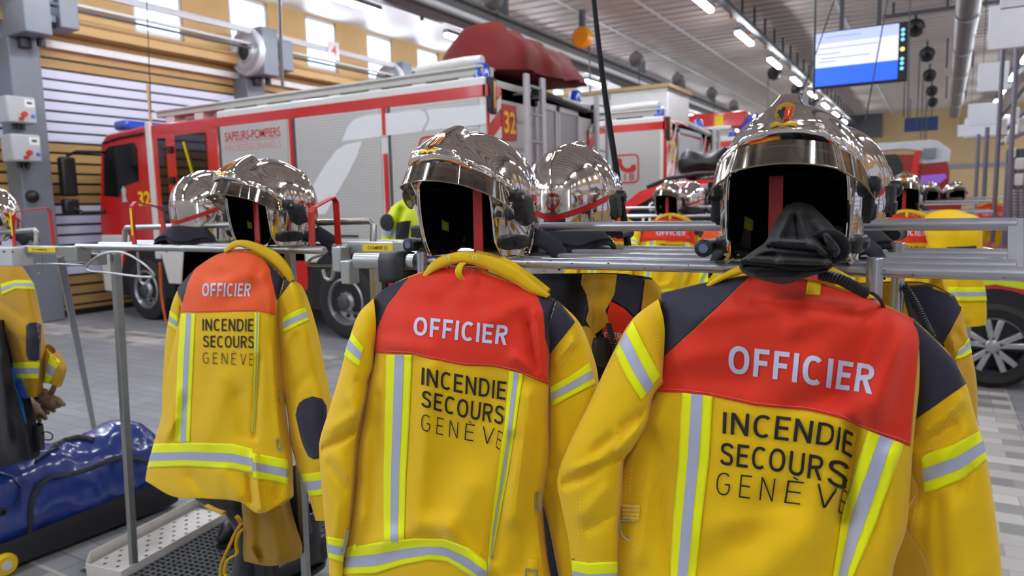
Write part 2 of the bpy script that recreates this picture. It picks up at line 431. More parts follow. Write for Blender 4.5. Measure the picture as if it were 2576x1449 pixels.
def fire_engine(label, xr, y, width, full):
    """xr = rear, y = near side; the vehicle points to -X"""
    R = thing('fire_engine', label, 'fire engine', (xr-3.5, y+width/2, 0), 'fire engines parked side by side')
    dx = xr+4.35; X = lambda v: v+dx
    y2 = y+width
    b = MB(); b.box(X(-8.87), y, 1.0, X(-4.35), y2, 3.13); b.build('body', twhite, R, bevel=.02)
    b = MB(); b.box(X(-10.5), y+.03, .55, X(-4.5), y2-.03, 1.0); b.build('chassis', black, R)
    b = MB()
    for xa, xb in ((-10.2, -7.25), (-5.85, -4.4)): b.box(X(xa), y+.0, .62, X(xb), y+.3, 1.28)
    b.each('lower_locker', tred, R, bevel=.015)
    b = MB(); b.box(X(-10.5), y-.006, 2.91, X(-4.3), y+.3, 3.04); b.box(X(-4.36), y-.006, 2.91, X(-4.33), y2, 3.04); b.build('red_band', tred, R)
    for xa, xb in ((-8.8, -7.46), (-7.30, -5.86), (-5.68, -4.42)):
        b = MB(); b.box(X(xa), y-.012, 1.3, X(xb), y+.05, 2.9); b.build('roller_shutter', shut, R, smooth=False)
        b = MB(); b.bar((X((xa+xb)/2-.3), y-.03, 1.36), (X((xa+xb)/2+.3), y-.03, 1.36), .02, .02); b.build('shutter_handle', black, R)
    b = MB()
    for xa in (-7.42, -5.82):
        b.box(X(xa), y-.016, 1.3 if xa < -7 else 2.58, X(xa+.06), y, 2.92)
        if xa > -7: b.box(X(xa), y-.016, 1.3, X(xa+.06), y, 2.36)
    b.each('red_strip', tred, R)
    b = MB()
    for xa in (-7.345, -5.735, -8.85): b.box(X(xa), y-.014, 1.3, X(xa+.035), y, 2.92)
    b.each('shutter_rail', dgrey, R)
    # pale figure graphic over the shutters
    if full:
        def poly(pts, off):
            q = [PY(600+a/2.8986, c/2.8986, y) for a, c in pts]; mb = MB()
            mb.add([V((p.x, y-off, p.z)) for p in q], [tuple(range(len(q)))]); return mb
        poly([(760,1030),(800,925),(850,868),(930,845),(1040,832),(1330,800),(1365,815),(1385,870),(1340,958),(1080,990),(905,1015)], .015).build('swoosh_graphic', graphic, R, smooth=False)
        poly([(905,1032),(870,1140),(800,1280),(700,1449),(640,1560),(420,1560),(500,1440),(560,1330),(640,1200),(720,1095),(790,1050)], .0152).build('swoosh_graphic', graphic, R, smooth=False)
        poly([(1375,798),(1805,765),(1810,905),(1360,955),(1400,872)], .0151).build('swoosh_graphic', graphic, R, smooth=False)
        b = MB(); sign_text(b, 'SAPEURS-POMPIERS', (X(-8.70), y-.015, 2.70), (1, 0, 0), (0, 0, 1), .125, (0, 0, 0), .012, 1, 1.12); b.build('lettering', redtxt, R, smooth=False)
        b = MB(); sign_text(b, 'PROFESSIONNELS', (X(-8.70), y-.015, 2.545), (1, 0, 0), (0, 0, 1), .105, (0, 0, 0), -.006, 1, 1.12)
        b.box(X(-8.70), y-.015, 2.672, X(-7.58), y-.0145, 2.682); b.build('lettering', pinktxt, R, smooth=False)
    phone118(R, X(-5.27), X(-4.78), 2.03, 2.53, y-.014, redtxt)
    # cab, crew door
    prof = [(-11.95, .5), (-12.02, 1.2), (-11.98, 1.75), (-11.78, 2.86), (-11.6, 3.0), (-10.5, 3.06), (-8.87, 3.06), (-8.87, .62), (-10.2, .62), (-10.3, 1.02), (-10.55, 1.22), (-10.85, 1.28), (-11.15, 1.22), (-11.42, 1.0), (-11.5, .5)]
    b = MB(); b.prism(prof, (dx, y, 0), (1, 0, 0), (0, 0, 1), (0, width, 0)); b.build('cab', tred, R, bevel=.03)
    b = MB(); b.prism([(-12.03, .42), (-12.06, 1.05), (-11.98, 1.38), (-11.2, 1.38), (-11.2, 1.24), (-11.45, 1.02), (-11.53, .42)], (dx, y-.012, 0), (1, 0, 0), (0, 0, 1), (0, width+.024, 0)); b.build('bumper', twhite, R, bevel=.03)
    b = MB(); b.prism([(-10.25, .62), (-10.38, 1.05), (-10.5, 1.25), (-10.2, 1.42), (-9.8, 1.75), (-9.45, 1.95), (-8.9, 1.95), (-8.9, 1.3), (-9.8, 1.3), (-9.95, .62)], (dx, y-.01, 0), (1, 0, 0), (0, 0, 1), (0, .02, 0)); b.build('side_graphic', twhite, R, smooth=False)
    b = MB(); b.prism([(-11.80, 2.02), (-11.70, 2.72), (-11.55, 2.80), (-10.86, 2.82), (-10.80, 2.72), (-10.82, 2.22), (-11.2, 2.16), (-11.4, 1.98)], (dx, y-.008, 0), (1, 0, 0), (0, 0, 1), (0, .02, 0)); b.build('side_window', dglass, R, smooth=False)
    b = MB(); b.prism([(-10.27, 1.4), (-10.27, 2.84), (-10.08, 2.84), (-10.08, 1.4)], (dx, y-.008, 0), (1, 0, 0), (0, 0, 1), (0, .02, 0)); b.build('side_window', dglass, R, smooth=False)
    b = MB(); b.prism([(-9.85, 1.45), (-9.85, 2.86), (-9.13, 2.86), (-9.13, 1.45)], (dx, y-.008, 0), (1, 0, 0), (0, 0, 1), (0, .02, 0)); b.build('side_window', dglass, R, smooth=False)
    b = MB(); b.bar((X(-9.62), y-.02, 2.75), (X(-9.3), y-.02, 1.75), .035, .01); b.build('window_strap', ylw, R)
    b = MB()
    for z in (2.66, 2.2): b.box(X(-10.0), y-.05, z-.06, X(-9.9), y, z+.05)
    b.each('door_hinge', black, R, bevel=.01)
    b = MB(); b.prism([(-11.995, 1.78), (-11.8, 2.84), (-11.82, 2.84), (-12.01, 1.78)], (dx, y+.15, 0), (1, 0, 0), (0, 0, 1), (0, width-.3, 0)); b.build('windscreen', dglass, R, smooth=False)
    b = MB(); b.box(X(-10.52), y-.03, 1.0, X(-10.40), y+.02, 3.1); b.build('pillar_strip', twhite, R, bevel=.01)
    b = MB(); b.tube([(X(-11.7), y-.01, 2.86), (X(-11.2), y-.03, 2.92), (X(-10.6), y-.02, 2.94)], .02, 8); b.build('gutter', black, R)
    b = MB(); sign_text(b, '32', (X(-10.87), y-.01, 1.84), (1, 0, 0), (0, 0, 1), .22, (0, 0, 0), .03, 1, .32); b.build('number', ylw, R, smooth=False)
    b = MB(); b.prism([(0, 0), (.02, .1), (.0, .2), (.06, .26), (.12, .2), (.1, .1), (.13, 0)], (X(-11.3), y-.01, 1.9), (1, 0, 0), (0, 0, 1), (0, .004, 0)); b.build('crest_emblem', lgrey, R, smooth=False)
    # mirror
    b = MB(); b.tube([(X(-11.7), y-.02, 2.72), (X(-12.1), y-.22, 2.74), (X(-12.25), y-.3, 2.68)], .025, 8); b.tube([(X(-11.8), y-.02, 1.75), (X(-12.1), y-.2, 1.75), (X(-12.25), y-.3, 1.85)], .025, 8)
    ma = b.build('mirror_arm', black, R)
    b = MB(); b.box(X(-12.36), y-.42, 2.02, X(-12.20), y-.18, 2.66); b.box(X(-12.36), y-.42, 1.72, X(-12.20), y-.18, 1.98); b.each('mirror', black, R, bevel=.04)
    # light bar on the cab
    b = MB(); b.box(X(-11.9), y+.3, 3.10, X(-11.55), y2-.3, 3.26); b.build('light_bar', blueg, R, bevel=.05)
    b = MB(); b.box(X(-11.8), y+.35, 3.0, X(-11.65), y2-.35, 3.12); b.build('light_bar_base', lgrey, R)
    # wheels and arches
    for wx in (-10.83, -6.55):
        b = MB(); b.prism([(.72*cos(radians(a)), .5+.72*sin(radians(a))) for a in range(-10, 191, 10)], (X(wx), y-.006, 0), (1, 0, 0), (0, 0, 1), (0, .5, 0)); b.build('wheel_arch', black, R)
        wheel(R, (X(wx), y-.03, .5), .5, .32)
        wheel(R, (X(wx), y2-.3, .5), .5, .32, 'wheel')
    # roof: long rail case, lighting mast, beacon
    b = MB(); b.box(X(-10.4), y+.10, 3.17, X(-4.42), y+.34, 3.26); b.box(X(-10.4), y+.06, 3.245, X(-4.42), y+.38, 3.275); b.each('roof_rail', mat('rail_cream', (206, 203, 196), .5), R, bevel=.01)
    b = MB()
    for k in range(9): b.box(X(-10.2+k*.68), y+.12, 3.05, X(-10.0+k*.68), y+.32, 3.18)
    b.each('rail_support', white, R)
    b = MB(); b.box(X(-10.3), y+.5, 3.13, X(-4.6), y2-.4, 3.2); b.build('roof_deck', steel, R)
    b = MB(); b.tube([(X(-5.4), y+.22, 3.34), (X(-4.75), y+.22, 3.36), (X(-4.5), y+.22, 3.35)], .06, 12); b.build('work_light_tube', white, R)
    for yy in (y+.18, y2-.35):
        b = MB(); b.lathe([(.095, 0), (.095, .06), (.08, .16), (.05, .18), (0, .185)], (X(-4.48), yy, 3.13), (0, 0, 1), 20); b.build('beacon', blueg, R)
    # rear face
    xo = X(-4.35); 
    b = MB(); b.box(xo-.01, y, .6, xo+.02, y2, 3.12); b.build('rear_panel', tgrey if full else tred, R, bevel=.01)
    b = MB(); b.box(xo+.02, y+.02, 1.2, xo+.05, y+.28, 2.75); b.box(xo+.02, y2-.28, 1.2, xo+.05, y2-.02, 2.75); b.each('chevron_strip', tred, R)
    b = MB()
    for k in range(5):
        for yy in (y+.02, y2-.28):
            z = 1.25+k*.34; b.add([(xo+.053, yy, z), (xo+.053, yy+.26, z+.2), (xo+.053, yy+.26, z+.34), (xo+.053, yy, z+.14)], [(0, 1, 2, 3)])
    b.build('chevron_stripes', white, R, smooth=False)
    for yy in (y+.02, y2-.14):
        b = MB(); b.box(xo+.0, yy, 2.72, xo+.09, yy+.12, 3.12); tl = b.build('tail_lamp', black, R, bevel=.02)
        b = MB(); b.box(xo+.09, yy+.04, 2.78, xo+.098, yy+.08, 3.08); b.build('lens', orange_l, tl)
    if full:
        b = MB(); b.box(xo+.052, y+.28, 2.46, xo+.058, y+.62, 2.86); pl = b.build('number_plate', redtxt, R)
        b = MB(); sign_text(b, '32', (xo+.06, y+.33, 2.54), (0, 1, 0), (0, 0, 1), .25, (0, 0, 0), .02, 1, .26); b.build('number', ylw, pl, smooth=False)
    else:
        b = MB(); sign_text(b, '32', (xo+.06, y+.12, 2.4), (0, 1, 0), (0, 0, 1), .34, (0, 0, 0), .02, 1, .36); b.build('number', ylw, R, smooth=False)
    spans = ((y+1.16, y+1.66), (y+1.78, y+2.34)) if full else ((y+.72, y+2.1),)
    for ya, yb in spans:
        b = MB(); b.box(xo+.01, ya, 1.2, xo+.04, yb, 2.86 if not full else 2.92); rs = b.build('rear_shutter', shut2 if full else lgrey, R, smooth=False)
        b = MB()
        for q in ((ya-.05, ya), (yb, yb+.05)): b.box(xo+.01, q[0], 1.2, xo+.06, q[1], 2.98)
        b.box(xo+.01, ya-.05, 2.9, xo+.06, yb+.05, 2.98); b.each('shutter_frame', lgrey, rs, bevel=.006)
    if not full:
        phone118(R, 0, .9, 1.5, 2.25, 0, redtxt, V((0, 1, 0)), V((.006, 0, 0)), V((xo+.042, y+.95, 1.45)))
        b = MB()
        for k in range(4):
            for yy in (y+.3, y+2.25):
                z = 1.3+k*.4; b.add([(xo+.03, yy, z), (xo+.03, yy+.36, z+.5), (xo+.03, yy+.36, z+.62), (xo+.03, yy, z+.16)], [(0, 1, 2, 3)])
        b.build('rear_stripes', white, R, smooth=False)
    b = MB(); b.tube([(xo+.1, y+1.0, 3.08), (xo+.1, y+2.5, 3.0)], .045, 10); b.build('awning_tube', black if full else lgrey, R)
    for ya, yb, st in (((y+.62, y+1.02, 3.22), (y2-.34, y2+.06, 3.2)) if full else ((y2-.42, y2-.08, 3.1),)):
        b = MB()
        for yy in (ya, yb): b.bar((xo+.2, yy, .7), (xo+.2, yy, st), .05, .09, V((0, 1, 0)))
        ld = b.each('ladder_stile', lgrey, R, bevel=.006)[0]
        b = MB()
        for k in range(8): b.cyl((xo+.2, ya, .85+k*.32), (xo+.2, yb, .85+k*.32), .018, 10)
        b.each('ladder_rung', steel, ld)
        b = MB()
        for z in (1.2, 2.2, 3.0): b.bar((xo, ya, z), (xo+.2, ya, z), .03, .03); b.bar((xo, yb, z), (xo+.2, yb, z), .03, .03)
        b.each('ladder_bracket', steel, ld)
    return R
E1 = fire_engine('nearest red and grey fire engine with SAPEURS-POMPIERS lettering on its side', -4.35, 6.9, 3.0, True)
E2 = fire_engine('second fire engine behind the nearest one, with red and white striped rear', -3.95, 11.9, 2.9, False)
E3 = fire_engine('third fire engine, mostly hidden, below the big blue beacon and red boom', -3.9, 16.85, 2.6, False)
# big beacon and red boom on the third engine
b = MB(); b.box(-7.5, 17.1, 3.35, -3.75, 17.7, 3.72); bo = b.build('boom', tred, E3, bevel=.04)
b = MB(); b.box(-4.45, 17.09, 3.40, -4.25, 17.1, 3.66); b.build('yellow_plate', ylw, bo)
b = MB(); b.lathe([(.38, 0), (.37, .1), (.27, .28), (.13, .38), (0, .4)], (-3.55, 17.25, 3.22), (0, 0, 1), 24); b.build('beacon_dome', blueg, E3)
b = MB(); b.box(-3.2, 17.2, 3.3, -2.9, 17.5, 3.62); b.box(-3.9, 17.0, 3.13, -2.9, 17.6, 3.22); b.build('camera_mast', lgrey, E3, bevel=.03)
# tarpaulin over the load on the first engine's roof
tarpm = mat('red_tarpaulin', (104, 26, 24), .75, spec=.25, var=.08, vscale=3, bump=.4, bscale=6)
rows = []
for i in range(25):
    u = i/24; row = []
    for j in range(33):
        a = 2*pi*j/32
        yy = 7.2 + 1.85*u; s_ = 1
        hgt = .58*ss(0, .16, u)*(1-.26*ss(.5, .7, u))*(1-.25*ss(.93, 1, u)) + .04*sin(7*u+1)
        cx = -4.72 - .05*sin(5*u); wx = .62*ss(-.05, .1, u)
        ca, sa = cos(a), sin(a)
        px_ = cx + wx*(abs(ca)**.6)*(1 if ca > 0 else -1)*(1-.35*max(sa, 0))
        pz = 3.26 + (hgt*(max(sa, 0)**.7) if sa > 0 else 0)
        nn = noise.noise(V((px_*3, yy*2.5, pz*3)))*.05+.07*abs(noise.noise(V((px_*4.5+3, yy*4, pz*4))))
        row.append(V((px_+nn, yy+nn*.5, pz+nn*.6)))
    rows.append(row)
b = MB(); b.grid(rows, closeu=True); b.f += [tuple(range(33-1)) , tuple(range(24*33, 24*33+32))]
tag(b.build('tarpaulin_cover', tarpm), 'dark red tarpaulin bundle lying on the roof of the nearest fire engine', 'tarpaulin')
# tall white box behind the second engine
BX = thing('equipment_cabin', 'tall plain white cabin rising behind the second fire engine', 'cabin', (-6.4, 16.0, 0))
b = MB(); b.box(-7.9, 15.2, 0, -4.95, 16.75, 4.12); b.build('walls', white, BX, bevel=.02)
b = MB(); b.box(-7.95, 15.15, 4.12, -4.9, 16.8, 4.2); b.build('roof_edge', beige, BX)
b = MB(); b.box(-6.3, 15.19, .2, -6.27, 15.2, 4.1); b.build('panel_joint', greypaint, BX)
# far turntable-ladder vehicle, seen end-on
LT = thing('ladder_truck', 'distant red aerial ladder truck with white cab and windscreen lit violet', 'fire engine', (-.7, 31.3, 0))
b = MB(); b.prism([(-2.1, .6), (-2.1, 3.25), (.35, 3.1), (.5, 2.5), (.48, 1.9), (.3, 1.4), (-.2, .6)], (0, 30, 0), (1, 0, 0), (0, 0, 1), (0, 2.4, 0)); b.build('body', mat('deep_red', (150, 14, 22), .25, coat=.5), LT, bevel=.05)
b = MB(); b.prism([(-2.6, 3.3), (-2.6, 3.62), (-.15, 3.66), (.1, 3.6), (.5, 3.25), (.48, 2.86), (-.45, 2.82), (-.55, 3.3), (-1.0, 3.4)], (0, 29.95, 0), (1, 0, 0), (0, 0, 1), (0, .5, 0)); b.build('ladder_cage', lgrey, LT, bevel=.02)
b = MB(); b.prism([(-1.75, 2.5), (-1.8, 3.2), (-1.2, 3.22), (-1.0, 2.9), (-.95, 2.55), (-1.2, 2.35)], (0, 29.94, 0), (1, 0, 0), (0, 0, 1), (0, .1, 0)); b.build('cab_opening', black, LT)
b = MB(); b.prism([(-.85, 1.6), (-.6, 3.3), (-.42, 3.3), (-.5, 2.2), (-.75, 1.5)], (0, 29.85, 0), (1, 0, 0), (0, 0, 1), (0, .15, 0)); b.build('door_pillar', tred, LT)
b = MB(); b.prism([(-.4, 2.15), (-.38, 2.4), (.36, 2.44), (.42, 2.3), (.2, 2.1), (-.2, 2.05)], (0, 29.9, 0), (1, 0, 0), (0, 0, 1), (0, .1, 0)); b.build('windscreen', mat('violet_glass', (170, 110, 226), .1, spec=.8), LT)
b = MB(); b.box(-.5, 29.9, 1.0, .9, 30.4, 1.45); b.build('bumper', mat('deep_red', (150, 14, 22)), LT, bevel=.03)
b = MB(); b.box(-.35, 29.8, 3.0, .05, 29.96, 3.35); b.build('cage_window', greypaint, LT)
for x in (-1.7, .2):
    wheel(LT, (x, 29.95, .5), .5, .3)
# ---------------------------------------------------------------- red estate car behind the second rack
carred = mat('car_red', (212, 36, 34), .16, coat=.9, var=.02); lime = mat('fluorescent_film', (214, 232, 40), .4)
CAR = thing('estate_car', 'red emergency car with black roof rails and fluorescent yellow front wing', 'car', (-1.0, 8.3, 0))
def loft(prof_lo, y0, y1): return None
low = [(-3.2, .42), (-3.3, .9), (-3.22, 1.28), (-3.0, 1.38), (-.3, 1.38), (.0, 1.33), (.4, 1.24), (.9, 1.08), (1.3, .88), (1.42, .62), (1.38, .38), (.98, .34)]
low += [(.5+.46*cos(radians(a)), .38+.46*sin(radians(a))) for a in range(0, 181, 15)]
low += [(-1.9, .32)] + [(-2.35+.46*cos(radians(a)), .38+.46*sin(radians(a))) for a in range(0, 181, 15)]
b = MB(); b.prism(low, (0, 7.42, 0), (1, 0, 0), (0, 0, 1), (0, 1.8, 0)); b.build('body', carred, CAR, bevel=.05)
def house(pts, yo, yi, z0=1.36, z1=1.93):
    vs = []
    n = len(pts)
    for side in (0, 1):
        for x, z in pts:
            t = (z-z0)/(z1-z0); yy = (7.44+yo+t*.17) if side == 0 else (9.2-yo-t*.17); vs.append(V((x, yy, z)))
    mb = MB(); mb.add(vs, [tuple(range(n)), tuple(range(2*n-1, n-1, -1))]+[(i, (i+1) % n, n+(i+1) % n, n+i) for i in range(n)]); return mb
house([(-3.22, 1.36), (-3.05, 1.62), (-2.8, 1.82), (-2.5, 1.90), (-1.8, 1.93), (-1.2, 1.9), (-.75, 1.8), (.1, 1.34)], 0, 0).build('cabin', carred, CAR, bevel=.04)
house([(-3.06, 1.40), (-2.84, 1.64), (-2.56, 1.79), (-2.28, 1.83), (-2.28, 1.40)], -.012, 0).build('side_window', dglass, CAR, smooth=False)
house([(-2.2, 1.40), (-2.2, 1.8), (-1.35, 1.82), (-1.35, 1.40)], -.012, 0).build('side_window', dglass, CAR, smooth=False)
house([(-1.27, 1.40), (-1.27, 1.81), (-.85, 1.74), (-.2, 1.40)], -.012, 0).build('side_window', dglass, CAR, smooth=False)
b = MB()
for yy in (7.72, 8.92): b.tube([(-2.75, yy, 1.86), (-2.5, yy, 1.95), (-2.2, yy, 1.985), (-1.3, yy, 1.985), (-.95, yy, 1.93), (-.85, yy, 1.85)], .025, 8)
b.each('roof_rail', black, CAR)
b = MB(); b.prism([(-.35, .78), (-.35, 1.0), (.0, 1.02), (.45, 1.0), (.9, .9), (1.2, .74), (1.36, .6), (1.0, .6), (.92, .7), (.72, .88), (.5, .92), (.25, .88), (.06, .75)], (0, 7.405, 0), (1, 0, 0), (0, 0, 1), (0, .02, 0)); b.build('reflective_panel', lime, CAR, smooth=False)
b = MB(); b.prism([(.5+.5*cos(radians(a)), .38+.5*sin(radians(a))) for a in range(-5, 186, 10)], (0, 7.415, 0), (1, 0, 0), (0, 0, 1), (0, .3, 0)); b.build('wheel_arch', black, CAR)
b = MB(); b.prism([(-2.35+.5*cos(radians(a)), .38+.5*sin(radians(a))) for a in range(-5, 186, 10)], (0, 7.415, 0), (1, 0, 0), (0, 0, 1), (0, .3, 0)); b.build('wheel_arch', black, CAR)
for x in (.5, -2.35):
    wheel(CAR, (x, 7.39, .38), .38, .24, 'wheel', 5); wheel(CAR, (x, 9.0, .38), .38, .24, 'wheel', 5)
b = MB()
for s_, x, z in (('C', -2.66, 1.60), ('U', -2.72, 1.45)): sign_text(b, s_, (x, 7.44+(z-1.3)*.2, z), (1, 0, 0), (0, .28, .96), .11, (0, -.02, 0), .03)
b.build('window_lettering', white, CAR, smooth=False)
# black kit bag on the car roof
b = MB(); rows = []
for i in range(13):
    t = i/12; r_ = (1-min(abs(2*t-1), .985)**5)**.5
    rows.append([V((-2.5+.62*t, 8.1+.3*r_*cos(2*pi*j/20)*.9, 2.10+.15*r_*(1+.25*sin(9*t))*sin(2*pi*j/20)+.03*noise.noise(V((t*5, j*.8, 0))))) for j in range(20)])
b.grid(rows, closeu=True); tag(b.build('kit_bag', black), 'black kit bag strapped on the roof rails of the red car', 'bag')
# ================================================================ lamps, ducts, reels and screen
tube_e = mat('led_tube', (255, 255, 255), .4, emit=(244, 248, 255), estr=LAMP_W)
fixt = mat('lamp_housing', (150, 152, 156), .4)
LX = ((-9.72, 'left'), (-4.1, 'middle'), (2.2, 'right'))
row_txt = {'left': 'over the parked fire engines', 'middle': 'over the middle of the hall', 'right': 'over the hose racks by the right edge'}
lamp0 = None
for lx, nm in LX:
    for k in range(-6, 9):
        y0 = 13.85+3.85*k
        if y0+1.6 > YF-.2: continue
        g = 'tube lamps in the row '+row_txt[nm]
        lab = 'white strip lamp hanging in the row '+row_txt[nm]
        if lamp0 is None:
            lamp0 = thing('strip_lamp', lab, 'ceiling lamp', (lx, y0, 5.56), g)
            b = MB(); b.box(lx-.07, y0, 5.63, lx+.07, y0+1.58, 5.72); b.build('housing', fixt, lamp0)
            b = MB(); b.box(lx-.055, y0+.02, 5.56, lx+.055, y0+1.56, 5.63); b.build('diffuser', tube_e, lamp0, bevel=.02)
        else:
            dup(lamp0, (lx, y0, 5.56), None, lab, g)
# cable trays carrying the lamps
for (lx, nm), lab in zip(LX, ('dark grey cable tray over the parked fire engines', 'dark grey cable tray with brackets along the middle lamp row', 'grey cable tray over the hose racks on the right')):
    T = thing('cable_tray', lab, 'cable tray', (lx+.17, 18, 5.7))
    b = MB(); b.box(lx+.1, YN+.05, 5.76, lx+.26, YF-.4, 5.86); b.build('tray', dgrey, T)
    b = MB()
    y = YN+.6
    while y < YF-.6:
        b.box(lx+.20, y, 5.86, lx+.25, y+.05, ZC-.005); y += 1.28
    b.each('hanger', dgrey, T, smooth=False)
    b = MB()
    y = YN+.6
    while y < YF-.6: b.box(lx+.06, y, 5.70, lx+.12, y+.06, 5.78); y += 1.93
    b.each('lamp_clip', orange_l if nm == 'middle' else dgrey, T, smooth=False)
# crane girder with hoist
G = thing('crane_girder', 'long grey I-beam crane rail under the ceiling above the fire engines', 'beam', (-8.4, 18, 5.5))
b = MB(); gx = -8.45
b.prism([(-.16, 0), (.16, 0), (.16, .05), (.03, .07), (.03, .42), (.16, .44), (.16, .5), (-.16, .5), (-.16, .44), (-.03, .42), (-.03, .07), (-.16, .05)], (gx, YN+.05, 5.38), (1, 0, 0), (0, 0, 1), (0, YF-YN-.3, 0)); b.build('girder', mat('girder_grey', (98, 95, 94), .5), G, smooth=False)
b = MB()
y = YN+1
while y < YF-1: b.box(gx-.1, y, 5.87, gx+.1, y+.14, ZC-.005); y += 4.45
b.each('girder_support', dgrey, G)
b = MB(); b.cyl((gx+.35, YN+.1, 5.45), (gx+.35, YF-.3, 5.45), .06, 10); b.build('supply_pipe', lgrey, G)
hy = 17.6; H_ = thing('chain_hoist', 'round orange chain hoist hanging below the crane rail', 'hoist', (-8.0, hy, 5.6))
hp = PZ(1465, 95, 5.66); hy = hp.y; H_.location = (hp.x, hy, 4)
b = MB(); b.lathe([(0, -.13), (.2, -.13), (.25, -.08), (.25, .08), (.2, .13), (0, .13)], hp, (0, 1, 0), 28); b.build('drum_housing', mat('hoist_orange', (238, 146, 14), .35), H_)
b = MB(); b.box(hp.x-.06, hy-.06, hp.z+.24, hp.x+.06, hy+.06, ZC-.002); b.build('trolley', dgrey, H_)
b = MB(); b.tube([hp+V((.18, 0, -.2)), hp+V((.19, 0, -1.6))], .02, 6); b.build('hoist_chain', dgrey, H_)
# dark hose-reel boxes and extraction reels under the deck
first = None
for k, (px, py, s_) in enumerate(((1240, -2, .32), (1600, 150, .3), (1705, 200, .3), (1790, 235, .3), (1845, 265, .3))):
    p = PZ(px, py, 6.06)
    lab = ['nearest dark reel box under the ceiling, cut by the top edge', 'dark reel box under the ceiling above the second fire engine', 'dark reel box under the ceiling, third from the near end', 'dark reel box under the ceiling, fourth from the near end', 'dark reel box under the ceiling, farthest of its row'][k]
    r = thing('reel_box', lab, 'cable reel', (p.x, p.y, p.z-.3), 'reel boxes in a row under the ceiling')
    b = MB(); b.lathe([(0, -.12), (.19, -.12), (.22, -.08), (.22, .08), (.19, .12), (0, .12)], p, (0, 1, 0), 20); b.build('drum', mat('reel_box_grey', (104, 96, 94), .5), r)
    b = MB(); b.box(p.x-.05, p.y-.05, p.z+.2, p.x+.05, p.y+.05, ZC-.002); b.build('mount', dgrey, r)
    b = MB(); b.cyl(p+V((.1, 0, -.28)), p+V((.1, 0, -1.7)), .012, 6); b.build('drop_cable', black, r)
reels = [(2303, 70, 5.3, 'near the screen edge'), (2332, 137, 5.3, 'second along the duct'), (2338, 190, 5.3, 'third along the duct'), (2344, 229, 5.3, 'fourth along the duct'), (2346, 257, 5.3, 'farthest along the duct'),
         (1948, 185, 5.1, 'under the middle lamp row'), (2005, 225, 5.1, 'farther under the middle lamp row'), (2047, 255, 5.1, 'right of the middle lamp row')]
for k, (px, py, z, w_) in enumerate(reels):
    p = PZ(px, py, 5.9)
    r = thing('cable_reel', 'round black cable reel with hanging cord, '+w_, 'cable reel', (p.x, p.y, p.z-.3), 'black cable reels hanging from the ceiling')
    b = MB(); b.lathe([(.05, -.08), (.16, -.12), (.21, -.1), (.22, -.05), (.19, -.03), (.19, .03), (.22, .05), (.21, .1), (.1, .12), (0, .12), (0, -.08)], p, (0, 1, 0), 24); b.build('drum', black, r)
    b = MB(); b.box(p.x-.03, p.y-.03, p.z+.18, p.x+.03, p.y+.03, ZC-.002); b.build('mount', dgrey, r)
    b = MB(); b.cyl(p+V((-.19, 0, 0)), p+V((-.19, 0, -2.2)), .018, 6); b.build('drop_cable', black, r)
# large round duct along the hall and hanging baffles
DU = thing('ventilation_duct', 'large dark grey ventilation duct running along the ceiling at right', 'duct', (.5, 20, 5.0))
a, c = PZ(2404, 0, 5.2), PZ(2396, 300, 5.2)
b = MB(); b.tube([V((.32, 6, 5.25)), V((.55, 24, 5.25)), V((.72, 38, 5.25))], .21, 20); b.build('duct', mat('duct_metal', (104, 104, 108), .38, .6), DU)
b = MB()
for y in (9, 13, 17, 21, 25, 29, 33): b.lathe([(.215, -.03), (.235, -.03), (.235, .03), (.215, .03)], (.32+(y-6)*.0127, y, 5.25), (0, 1, 0), 20)
b.each('joint_ring', steel, DU)
b = MB()
for y in (9.5, 17.5, 25.5, 33.5): b.box(-.05+(y-6)*.0127, y, 5.45, 0+(y-6)*.0127, y+.05, ZC-.002); b.box(.6+(y-6)*.0127, y, 5.4, .65+(y-6)*.0127, y+.05, ZC-.002)
b.each('duct_hanger', dgrey, DU)
bafm = mat('baffle_white', (206, 208, 214), .4, .2)
for k, (px0, py0, px1, py1, Y) in enumerate(((2490, 16, 2620, 112, 9), (2462, 160, 2536, 226, 13), (2436, 262, 2512, 312, 19), (2410, 315, 2510, 338, 25), (2520, -60, 2700, -2, 7))):
    p, q = PY(px0, py0, Y), PY(px1, py1, Y)
    x0, x1 = min(p.x, q.x), max(p.x, q.x)
    r = thing('ceiling_baffle', ['nearest large white hanging panel at the upper right edge', 'second white hanging panel behind the nearest, right of the duct', 'third white hanging panel beside the end of the duct', 'farthest low white hanging panel above the beige wall', 'white hanging panel cut by the top right corner'][k], 'panel', ((x0+x1)/2, Y, q.z), 'white panels hanging at right')
    b = MB(); b.box(x0, Y, q.z, x1, Y+.05, p.z); b.build('panel', bafm, r, bevel=.006)
    b = MB(); b.cyl((x0+.06, Y+.02, p.z), (x0+.06, Y+.02, ZC), .006, 6); b.cyl((x1-.06, Y+.02, p.z), (x1-.06, Y+.02, ZC), .006, 6); b.each('suspension_wire', dgrey, r)
